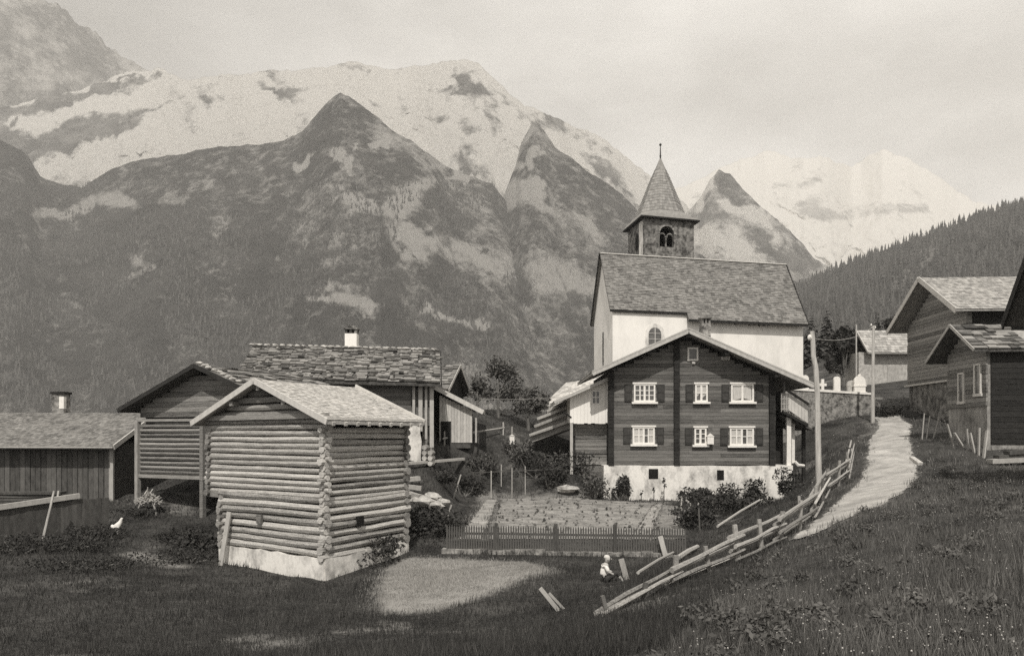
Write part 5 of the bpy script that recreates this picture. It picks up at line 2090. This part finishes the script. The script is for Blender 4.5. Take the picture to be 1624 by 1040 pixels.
for i, (px_, lab) in enumerate(((1466, 'thin drying rod left of the small old house, leftmost of three'), (1473, 'thin drying rod left of the small old house, middle of three'), (1484, 'thin slanting drying rod left of the small old house, rightmost of three'))):
    y = 40.5
    g = on((px_ - 4 - CX) / F * y, y)
    t = P(px_ + (0, 2, 5)[i], 655 + 4 * i, y)
    mb = MB()
    mb.tube([g - up * .1, t], [.035, .03], 6, tone=.6)
    tag(mb.build('drying_rod', M['plank'], at=g), lab, 'rod', 'drying rods by the small old house')
for i, (x0_, x1_, y_, dz, wd, lab) in enumerate(((20.6, 25.5, 34.0, .12, .35, 'lowest long plank on the woodpile at the right edge'), (21.0, 25.0, 34.2, .30, .3, 'middle long plank on the woodpile at the right edge'), (21.4, 24.6, 34.1, .50, .3, 'dark upper plank on the woodpile at the right edge'), (22.2, 23.9, 34.0, .70, .22, 'short pale block lying on top of the woodpile at the right edge'))):
    g = on(x0_, y_)
    mb = MB()
    mb.beam(zz(g, g.z + dz), Vector((x1_, y_ - .2, g1(x1_, y_) + dz)), .5, wd * .55, tone=(.5, .3, .2, .9)[i])
    tag(mb.build('plank', M[('plank', 'plank_dark', 'plank_dark', 'plank_pale')[i]], at=g), lab, 'plank', 'woodpile at the right edge')
lay('loose_plank', (1446, 728), (1460, 738), .10, 'plank_pale', 'short pale plank lying at the edge of the path below the old house', 'plank', dz=.06, sq=True)

# ------------------------------------------------------------------ figures grown from joints with a skin modifier


def skinned(name, verts, edges, radii, mt, parent=None, at=None, sub=2, root=0):
    org = ROOT[parent.name] if parent is not None else Vector(at)
    me = bpy.data.meshes.new(name)
    me.from_pydata([tuple(Vector(v) - org) for v in verts], edges, [])
    me.materials.append(mt)
    o = link_mesh(name, me, parent, at)
    md = o.modifiers.new('skin', 'SKIN')
    md.use_smooth_shade = True
    sv = me.skin_vertices
    if not len(sv):
        bm_ = __import__('bmesh').new()
        bm_.from_mesh(me)
        bm_.verts.layers.skin.verify()
        bm_.to_mesh(me)
        bm_.free()
        sv = me.skin_vertices
    for i, r in enumerate(radii):
        r = r if hasattr(r, '__len__') else (r, r)
        sv[0].data[i].radius = r
        sv[0].data[i].use_root = (i == root)
    s2 = o.modifiers.new('sub', 'SUBSURF')
    s2.levels = sub
    s2.render_levels = sub
    return o


g = G(962, 922)
k = .78     # a child of about six, seated in the grass facing right, knees drawn up
ch_ = empty('person', g, 'small fair-haired child in a white shirt sitting in the grass below the picket fence', 'person')


def J(x, y, z):
    return g + Vector((x, y, z)) * k


V = [J(-.06, 0, .12), J(-.08, 0, .26), J(-.06, 0, .42), J(-.02, 0, .53), J(0, 0, .575), J(.02, -.01, .645), J(.035, -.015, .72), J(.04, -.02, .795),   # pelvis..crown
     J(-.04, -.15, .49), J(.04, -.20, .33), J(.19, -.15, .25), J(.24, -.13, .24),                              # near arm
     J(-.04, .15, .49), J(.05, .19, .33), J(.20, .13, .26), J(.25, .12, .25),
     J(.0, -.09, .10), J(.30, -.11, .30), J(.46, -.10, .05), J(.56, -.11, .03),                               # near leg
     J(.0, .09, .10), J(.31, .10, .29), J(.47, .10, .05), J(.57, .11, .03)]
E = [(0, 1), (1, 2), (2, 3), (3, 4), (4, 5), (5, 6), (6, 7), (3, 8), (8, 9), (9, 10), (10, 11), (3, 12), (12, 13), (13, 14), (14, 15), (0, 16), (16, 17), (17, 18), (18, 19), (0, 20), (20, 21), (21, 22), (22, 23)]
rad = [.12, .115, .125, .09, .055, .085, .105, .06, .05, .04, .032, .035, .05, .04, .032, .035, .08, .06, .042, .045, .08, .06, .042, .045]
hand = []
for (wi, s_) in ((11, -1), (15, 1)):
    wv = V[wi]
    for f in range(5):
        b_ = len(V)
        a_ = wv + Vector((.03, s_ * -.02 + .012 * (f - 2), .0)) * k
        if f == 0:
            tipv = a_ + Vector((.025, -s_ * .03, .02)) * k
            V += [tipv]
            E += [(wi, b_)]
            rad += [.009]
        else:
            ln_ = (.05, .055, .06, .055, .045)[f]
            V += [a_ + Vector((ln_ * .55, 0, 0)) * k, a_ + Vector((ln_, 0, -.02)) * k]
            E += [(wi, b_), (b_, b_ + 1)]
            rad += [.010, .008]
skinned('body', V, E, [r * k for r in rad], M['skin'], parent=ch_)
skinned('shirt', [V[1] - up * .05, V[1], V[2], V[3], V[8], V[9], V[12], V[13]], [(0, 1), (1, 2), (2, 3), (3, 4), (4, 5), (3, 6), (6, 7)], [r * k for r in (.135, .135, .135, .095, .075, .06, .075, .06)], M['cloth_white'], parent=ch_)
skinned('trousers', [V[0], V[16], V[17], V[17].lerp(V[18], .5), V[20], V[21], V[21].lerp(V[22], .5)], [(0, 1), (1, 2), (2, 3), (0, 4), (4, 5), (5, 6)], [r * k for r in (.135, .10, .078, .062, .10, .078, .062)], M['cloth_dark'], parent=ch_)
skinned('shoes', [V[18], V[19] + Vector((.03, 0, 0)) * k], [(0, 1)], [.05 * k, .045 * k], M['cloth_dark'], parent=ch_)
skinned('shoes', [V[22], V[23] + Vector((.03, 0, 0)) * k], [(0, 1)], [.05 * k, .045 * k], M['cloth_dark'], parent=ch_)
skinned('hair', [J(.0, 0, .68), J(.015, -.005, .76), J(.03, -.015, .825)], [(0, 1), (1, 2)], [.095 * k, .118 * k, .06 * k], M['hair'], parent=ch_)
fc = J(.135, -.025, .73)
mb = MB()
for s_ in (-1, 1):
    mb.blob(J(.118, -.018 + s_ * .042, .725), (.012, .014, .012), .3, jit=0)
mb.build('eye', M['black'], ch_)
mb = MB()
mb.blob(J(.138, -.018, .695), (.018, .014, .02), .5, jit=0)
for s_ in (-1, 1):
    mb.blob(J(.035, -.015 + s_ * .10, .70), (.02, .012, .028), .5, jit=0)
mb.build('nose', M['skin'], ch_)
mb = MB()
mb.box(J(.122, 0, 0).x, J(.128, 0, 0).x, J(0, -.045, 0).y, J(0, .01, 0).y, J(0, 0, .652).z, J(0, 0, .66).z, .5)
mb.build('mouth', M['cloth_dark'], ch_)

g = G(187, 848)
hen = empty('hen', g, 'small white hen standing upright in the dark yard at the left', 'hen')
H = lambda x, y, z: g + Vector((x, y, z)) * 1.15
skinned('body', [H(0, 0, .26), H(-.07, 0, .22), H(-.15, 0, .22), H(.06, 0, .34), H(.10, 0, .44), H(.12, 0, .50), H(.16, 0, .50), H(-.21, 0, .30), H(0, -.05, .14), H(0.01, -.05, .02), H(.05, -.05, .01), H(0, .05, .14), H(0.01, .05, .02), H(.05, .05, .01)],
        [(0, 1), (1, 2), (0, 3), (3, 4), (4, 5), (5, 6), (2, 7), (0, 8), (8, 9), (9, 10), (0, 11), (11, 12), (12, 13)],
        [.13, .13, .09, .095, .055, .05, .012, .05, .03, .012, .01, .03, .012, .01], M['feather'], parent=hen)
mb = MB()
for i in range(3):
    mb.blob(H(.10 + .02 * i, 0, .565 + .006 * (i % 2)), (.014, .006, .022), .5, jit=0)
mb.build('comb', M['cloth_dark'], hen)

# ------------------------------------------------------------------ foliage


def leaves(name, blobs, n, size, mt, seed, parent=None, at=None, shell=.55, flat=.5):
    """many leaf quads spread through a set of ellipsoids (cx,cy,cz,rx,ry,rz); light and dark clumps, gaps between"""
    rs = np.random.RandomState(seed)
    vol = np.array([b[3] * b[4] * b[5] for b in blobs]) ** .7
    idx = rs.choice(len(blobs), n, p=vol / vol.sum())
    B = np.array(blobs)[idx]
    d = rs.normal(size=(n, 3))
    d /= np.linalg.norm(d, axis=1)[:, None]
    r = shell + (1 - shell) * rs.rand(n)
    r = np.where(rs.rand(n) < .12, r * 1.18, r)
    c = B[:, :3] + d * r[:, None] * B[:, 3:6]
    a = rs.normal(size=(n, 3))
    a /= np.linalg.norm(a, axis=1)[:, None]
    b = np.cross(a, rs.normal(size=(n, 3)))
    b /= np.linalg.norm(b, axis=1)[:, None]
    s = size * (.6 + .8 * rs.rand(n))[:, None]
    V = np.stack([c - a * s, c + b * s * flat, c + a * s, c - b * s * flat], 1).reshape(-1, 3)
    Fq_ = np.arange(n * 4).reshape(n, 4)
    bt = rs.rand(len(blobs))[idx]
    tone = np.clip(.55 * bt + .45 * rs.rand(n), 0, 1)
    return np_mesh(name, V, Fq_, mt, tone=tone, parent=parent, at=at)


def bush(name, label, cat, c, rx, ry, rz, n, size, mt='leaf', seed=1, k=9, group=None, stem=True):
    rs = random.Random(seed)
    c = Vector(c)
    o = empty(name, c, label, cat, group)
    bl = []
    for i in range(k):
        a, q = rs.random() * 6.28, rs.random() ** .5 * .75
        s_ = .32 + rs.random() * .3
        bl.append((c.x + math.cos(a) * q * rx, c.y + math.sin(a) * q * ry, c.z + rz * (.35 + rs.random() * 1.25), rx * s_, ry * s_, rz * s_ * 1.1))
    leaves('foliage', bl, n, size, M[mt], seed, parent=o)
    if stem:
        mb = MB()
        for i in range(5):
            b = bl[i]
            mb.tube([c - up * .1, Vector((c.x * .4 + b[0] * .6, c.y * .4 + b[1] * .6, c.z + rz * .4)), Vector(b[:3])], [.05, .035, .015], 5, tone=.4)
        mb.build('stem', M['bark'], o)
    return o


def tree(label, base, h, rx, n, size, mt='leaf', seed=1, k=16, cat='tree', trunk=.12, low=.35, group=None, name='fruit_tree', pale=False, lean=0):
    rs = random.Random(seed)
    base = Vector(base)
    o = empty(name, base, label, cat, group)
    bl = []
    mb = MB()
    fork = base + Vector((lean, 0, h * low))
    mb.tube([base - up * .2, base.lerp(fork, .5) + Vector((lean * .3, 0, 0)), fork], [trunk, trunk * .85, trunk * .7], 7)
    for i in range(k):
        a, q = rs.random() * 6.28, (.25 + rs.random() * .75)
        zc = h * (low + .05 + (1 - low) * rs.random() * .88)
        sh = math.sin(math.pi * min(1, (zc / h - low + .12) / (1.08 - low))) ** .6
        b = (base.x + lean + math.cos(a) * q * rx * sh * .75, base.y + math.sin(a) * q * rx * sh * .75, base.z + zc, rx * (.25 + rs.random() * .18), rx * (.25 + rs.random() * .18), rx * (.2 + rs.random() * .16))
        bl.append(b)
        if i % 2 == 0:
            e = Vector(b[:3])
            mb.tube([fork, fork.lerp(e, .5) + up * h * .05, e], [trunk * .5, trunk * .3, trunk * .1], 5)
    mb.build('trunk', M['bark_pale' if pale else 'bark'], o)
    leaves('crown', bl, n, size, M[mt], seed, parent=o, shell=.3)
    return o


def gnd(px_, y_):
    x = (px_ - CX) / F * y_
    return on(x, y_)


tree('bushy orchard tree, widest of the clump between the board shed and the chalet annex', gnd(790, 49), 3.4, 2.0, 2600, .10, seed=11, k=20)
tree('loose orchard tree right of the widest one, before the pale-roofed hay shed', gnd(838, 48), 2.9, 1.5, 1700, .10, seed=12)
tree('small orchard tree nearest the board shed', gnd(757, 48.5), 2.0, 1.1, 1000, .10, seed=13, k=10)
SB = [(735, 41.5, 1.3, .6, 'low dark shrub on the slope right of the beam by the log barn'), (765, 42.5, 1.2, .65, 'low shrub at the left end of the bean trellis'), (850, 43.8, 1.5, .8, 'broad shrub behind the bean trellis'),
      (885, 44.2, 1.2, .8, 'shrub on the slope just left of the annex post'), (925, 42.8, 1.0, .7, 'dark shrub below the annex beside the annex post'), (820, 45.0, 1.1, .6, 'shrub on the slope beside the white nest box'),
      (870, 42.2, 1.0, .55, 'shrub left of the big pale boulder'), (942, 41.6, .8, .75, 'dark shrub at the left corner of the chalet base'), (700, 38.0, 1.0, .5, 'shrub beside the farther grey stick')]
for i, (px_, y_, r_, h_, lab) in enumerate(SB):
    bush('shrub', lab, 'shrub', gnd(px_, y_), r_, .8, h_, 620, .085, 'leaf' if i % 2 else 'leaf_dark', 20 + i, group='shrubs on the garden slope')
HB = [(984, 41.2, .65, .68, 'dark bush against the white chalet base, left of the saplings'), (1105, 40.6, .9, .55, 'dark bush against the chalet base, leftmost of the big hedge'), (1140, 40.3, 1.0, .75, 'dark bush in the middle of the big hedge below the chalet'),
      (1175, 40.2, 1.1, .90, 'tall dark bush forming the right part of the big hedge below the chalet'), (1200, 39.6, .65, .85, 'dark bush at the right end of the hedge beside the white pillar'), (1150, 37.2, 1.3, .55, 'dark bush spreading on the bank below the hedge'), (1118, 35.0, 1.2, .45, 'low dark bush at the garden end of the bank'),
      (1255, 39.6, .8, .75, 'dark bush right of the white pillar of the chalet'), (1180, 34.0, 1.2, .4, 'low dark bush on the bank beside the long bare pole'), (1100, 30.0, 1.0, .45, 'low dark bush behind the right end of the picket fence')]
for i, (px_, y_, r_, h_, lab) in enumerate(HB):
    bush('bush', lab, 'bush', gnd(px_, y_), r_, .7, h_, 900, .075, 'leaf_dark', 40 + i, group='bushes around the chalet base')
for i, (px_, y_, h_, lab, pale) in enumerate(((1053, 41.2, 1.15, 'small dark sapling against the white chalet base', False), (1017, 41.3, .6, 'tiny seedling against the white chalet base, left of the sapling', False), (1037, 41.3, .65, 'tiny seedling against the white chalet base, next to the sapling', False))):
    tree(lab, gnd(px_, y_), h_, .26 if i == 0 else .13, 90 if i == 0 else 40, .05, 'leaf_dark', 70 + i, k=6, cat='sapling', trunk=.03, low=.45, name='sapling')
# crooked bare sapling
g = gnd(1084, 30.5)
o = empty('bare_sapling', g, 'crooked pale bare sapling at the right end of the garden', 'sapling')
mb = MB()
k = g.y
mb.tube([g - up * .1, P(1086, 825, k), P(1084, 815, k), P(1080, 805, k), P(1081, 790, k)], [.05, .045, .04, .035, .025], 6)
mb.tube([P(1083, 812, k), P(1092, 806, k), P(1097, 798, k)], [.03, .02, .015], 5)
mb.build('trunk', M['bark_pale'], o)
bl = [(P(1082, 782, k).x, k, P(1082, 782, k).z, .3, .3, .3), (P(1098, 795, k).x, k, P(1098, 795, k).z, .25, .25, .2)]
leaves('crown', bl, 160, .06, M['leaf_dark'], 77, parent=o, shell=.1)
# dark bank of nettles between the log barn and the mown grass, weeds round the yard
bush('bramble', 'dark bramble bank at the right foot of the log barn', 'bramble', gnd(604, 24.4), 1.4, 1.5, .42, 2200, .07, 'leaf_dark', 81, k=14)
bush('bramble', 'dark bramble patch on the slope above the mown grass', 'bramble', gnd(650, 27.2), 1.5, 1.8, .4, 1500, .07, 'leaf_dark', 82, k=16)
bush('bramble', 'dark bramble patch left of the picket fence', 'bramble', gnd(695, 28.5), 1.1, 1.5, .35, 1000, .07, 'leaf_dark', 83, k=12)
for i, (px_, y_, r_, h_, lab) in enumerate(((30, 24.6, 1.3, .5, 'dark scrub in front of the board fence at the left edge'), (110, 25.5, 1.2, .45, 'dark scrub before the middle of the board fence'), (150, 27.2, .8, .40, 'dark scrub at the right end of the board fence'), (235, 30.6, .8, .22, 'low dark scrub between the white hen and the stilts'), (290, 28.2, .8, .25, 'low dark scrub in front of the hay rack'), (300, 24.6, 1.1, .35, 'low dark scrub on the yard left of the leaning plank'), (140, 22.0, 1.3, .3, 'low dark scrub nearest the bottom left corner'))):
    bush('bramble', lab, 'scrub', gnd(px_, y_), r_ * 1.25, 1.2, h_ * .6, 1500, .045, 'leaf_dark', 180 + i, k=24, group='scrub around the left barns')
bush('bramble', 'dark weeds beneath the jetty of the log barn', 'weeds', gnd(318, 27.0), .9, 1.0, .3, 800, .07, 'leaf_dark', 84, k=10)
bush('bramble', 'dark bank of weeds at the top of the path by the churchyard wall', 'weeds', gnd(1415, 51), 1.4, .8, .35, 700, .09, 'leaf_dark', 85, k=10)
tree('dark round tree standing left of the small grey shed', gnd(1338, 68), 5.0, 1.9, 2600, .15, 'leaf_dark', 90, k=18, trunk=.2, low=.15, name='broadleaf_tree')
tree('dark tree between the small grey shed and the hillside barn', gnd(1425, 74), 5.5, 2.0, 2000, .16, 'leaf_dark', 91, k=16, trunk=.2, low=.2, name='broadleaf_tree')


def fir(label, base, h, r, seed):
    rs = np.random.RandomState(seed)
    o = empty('fir_tree', base, label, 'tree', 'firs beside the church')
    base = Vector(base)
    mb = MB()
    mb.tube([base - up * .5, base + up * h], [h * .018, .03], 7)
    mb.build('trunk', M['bark'], o)
    V, Fc, T = [], [], []
    nb = 0
    tiers = 24
    for t in range(tiers):
        u = t / (tiers - 1)
        zc = base.z + h * (.08 + .92 * u)
        R_ = r * (1 - u) ** .85 + .12
        m = int(10 + 16 * (1 - u))
        for j in range(m):
            a = 2 * np.pi * (j + rs.rand()) / m
            ln = R_ * (.45 + .85 * rs.rand())
            dr = ln * (.35 + .3 * rs.rand())
            c0 = np.array([base.x, base.y, zc])
            dv = np.array([np.cos(a), np.sin(a), 0])
            sv = np.array([-np.sin(a), np.cos(a), 0])
            wd = ln * .30
            p = [c0, c0 + dv * ln * .55 + sv * wd - [0, 0, dr * .45], c0 + dv * ln - [0, 0, dr], c0 + dv * ln * .55 - sv * wd - [0, 0, dr * .45]]
            V += p
            Fc.append([nb, nb + 1, nb + 2, nb + 3])
            T.append(rs.rand())
            nb += 4
    np_mesh('crown', np.array(V), np.array(Fc), M['conifer'], tone=np.array(T), parent=o)


for i, (px_, y_, top, r_, lab) in enumerate(((1287, 112, 500, 3.0, 'dark fir close to the right end of the church roof'), (1312, 124, 488, 3.4, 'broad dark fir behind the telegraph pole beside the church'), (1345, 118, 512, 3.0, 'lower dark fir behind the churchyard, left of the small grey shed'), (1392, 130, 494, 3.4, 'broad dark fir above the roof of the small grey shed'))):
    x = (px_ - CX) / F * y_
    zb = (HY - 600) / F * y_
    fir(lab, (x, y_, zb), (HY - top) / F * y_ - zb, r_, 200 + i)

# ------------------------------------------------------------------ grass, flowers


def blocked(x, y):
    b = np.zeros(x.shape, bool)
    x = x + (fbm(x * 3, y * 3, 91, 3) - .5) * 1.3
    y = y + (fbm(x * 3, y * 3, 95, 3) - .5) * 1.3
    for nm, poly in SHEETS:
        b |= inside(x, y, poly)
    foot = [[ob - gx_ * 2.1 - rx_ * .1, ob + gx_ * 2.7 - rx_ * .1, ob + gx_ * 2.7 + rx_ * 3.8, ob - gx_ * 2.1 + rx_ * 3.8], [Vector((4.9, 41.8)), Vector((15, 41.8)), Vector((15, 50)), Vector((4.9, 50))]]
    for f in foot:
        b |= inside(x, y, [(p[0], p[1]) for p in f])
    return b


def grass(name, n, ymin, ymax, hmin, hmax, seed, wfac, where=None, yp=1.0, pxr=(-160, 1790), mt='grass'):
    rs = np.random.RandomState(seed)
    y = ymin * (ymax / ymin) ** (rs.rand(n) ** yp)
    px = pxr[0] + (pxr[1] - pxr[0]) * rs.rand(n)
    x = (px - CX) / F * y
    keep = ~blocked(x, y)
    if where is not None:
        keep &= where(x, y, rs)
    x, y = x[keep], y[keep]
    n = len(x)
    z = gz(x, y)
    cl = .55 * fbm(x * .5, y * .5, seed + 1, 3) + .45 * fbm(x * 2.6, y * 2.6, seed + 5, 2)
    h = (hmin + (hmax - hmin) * rs.rand(n)) * (.2 + 2.6 * cl ** 2)
    a = rs.rand(n) * 6.28
    w = wfac * (.6 + .8 * rs.rand(n)) * np.maximum(1, y / 14)
    lx, ly = (rs.rand(n) - .5) * h * .9, (rs.rand(n) - .5) * h * .9
    c, s_ = np.cos(a) * w, np.sin(a) * w
    V = np.stack([np.stack([x - c, y - s_, z - .02], 1), np.stack([x + c, y + s_, z - .02], 1), np.stack([x + lx, y + ly, z + h], 1)], 1).reshape(-1, 3)
    tone = np.clip(.05 + .75 * rs.rand(n) ** 2.2 + .8 * (cl - .45), 0, 1)
    return np_mesh(name, V, np.arange(n * 3).reshape(n, 3), M[mt], tone=tone), (x, y, z, h)


right = lambda x, y, rs: (x > 2.2 + (y - 12) * .42 + 1.2)
go, (fx, fy, fz, fh) = grass('meadow_grass', 230000, 4.6, 58, .07, .22, 301, .006, right, yp=.85)
tag(go, 'rough meadow grass on the slope right of the path', 'grass', kind='stuff')
go, (hx, hy, hz_, hh_) = grass('rough_grass', 300000, 7.5, 60, .05, .20, 302, .006, lambda x, y, rs: ~(x > 2.2 + (y - 12) * .42 + 1.2) & (soft(x, y, MOWN, .6) < .75 * rs.rand(len(x))) & (soft(x, y, YARD, .8) < .9 * rs.rand(len(x))), yp=.9, mt='grass_dark')
tag(go, 'rough dark grass around the houses and the garden', 'grass', kind='stuff')
go, _ = grass('mown_stubble', 90000, 14, 26, .025, .075, 303, .006, lambda x, y, rs: soft(x, y, MOWN, .6) > rs.rand(len(x)), mt='grass_dry', pxr=(560, 920))
tag(go, 'short pale mown grass on the level patch below the picket fence', 'grass', kind='stuff')
rs = np.random.RandomState(64)
pl_ = []
for row_x in np.arange(-.4, 5.6, .55):
    for row_y in np.arange(27.4, 41.0, .38):
        sx_ = row_x + (row_y - 27.4) * .18 * np.clip((row_x + .4) / 6, 0, 1)
        if rs.rand() < .8 and vnoise(row_x * .8, row_y * .25, 14) > .38:
            q = .02 + .05 * rs.rand() ** 2
            pl_.append((sx_ + .45 * (rs.rand() - .5), row_y + .3 * (rs.rand() - .5), 0, q * 1.3, q * 1.3, q))
pz_ = gz(np.array([p[0] for p in pl_]), np.array([p[1] for p in pl_]))
pl_ = [(p[0], p[1], z_ + .06 + p[5] * .5, p[3], p[4], p[5]) for p, z_ in zip(pl_, pz_)]
go = leaves('garden_seedlings', pl_, len(pl_) * 12, .03, M['leaf'], 65, shell=.2)
tag(go, 'small scattered seedlings on the pale garden soil', 'vegetables', kind='stuff')
rs = np.random.RandomState(66)
wy = 5 + 30 * rs.rand(420)
wx = (wy * (820 + 900 * rs.rand(420) - CX) / F)
ok_ = right(wx, wy, rs) & ~blocked(wx, wy)
wx, wy = wx[ok_], wy[ok_]
wz = gz(wx, wy)
sz = .05 + .13 * rs.rand(len(wx))
go = leaves('meadow_weeds', [(a_, b_, c_ + s_ * .6, s_ * 1.3, s_ * 1.3, s_) for a_, b_, c_, s_ in zip(wx, wy, wz, sz)], 16000, .03, M['leaf'], 67, shell=.2)
tag(go, 'broad-leaved weeds growing in clumps among the meadow grass', 'weeds', kind='stuff')
rs = np.random.RandomState(55)
dens = fbm(fx * .5, fy * .5, 77, 3)
sel = np.where((rs.rand(len(fx)) < .035) & (dens > .45))[0][:3500]
c = np.stack([fx[sel], fy[sel], fz[sel] + fh[sel] * .95], 1)
s_ = (.004 + .007 * rs.rand(len(sel)))[:, None] * np.maximum(1, fy[sel] / 14)[:, None]
o6 = np.array([[1, 0, 0], [0, 1, 0], [-1, 0, 0], [0, -1, 0], [0, 0, 1], [0, 0, -1]], float)
V = (c[:, None, :] + o6[None] * s_[:, None, :]).reshape(-1, 3)
t8 = np.array([[0, 1, 4], [1, 2, 4], [2, 3, 4], [3, 0, 4], [1, 0, 5], [2, 1, 5], [3, 2, 5], [0, 3, 5]])
Fq = (np.arange(len(sel))[:, None, None] * 6 + t8[None]).reshape(-1, 3)
tag(np_mesh('meadow_flowers', V, Fq, M['flower'], tone=np.repeat(rs.rand(len(sel)), 8)), 'pale flower heads scattered through the meadow grass', 'flowers', kind='stuff')

# ------------------------------------------------------------------ valley haze
mb = MB()
mb.box(-4200, 4200, -60, 4700, -120, 2150, .5)
hm = bpy.data.materials.new('valley_haze')
hm.use_nodes = True
t = hm.node_tree
t.nodes.clear()
pv = N(t, 'ShaderNodeVolumePrincipled')
pv.inputs['Color'].default_value = (0.97, 0.95, 0.915, 1)
pv.inputs['Density'].default_value = 0.00018
pv.inputs['Anisotropy'].default_value = 0.0
mo = N(t, 'ShaderNodeOutputMaterial')
L(t, pv.outputs[0], mo.inputs['Volume'])
tag(mb.build('haze', hm), kind='stuff')
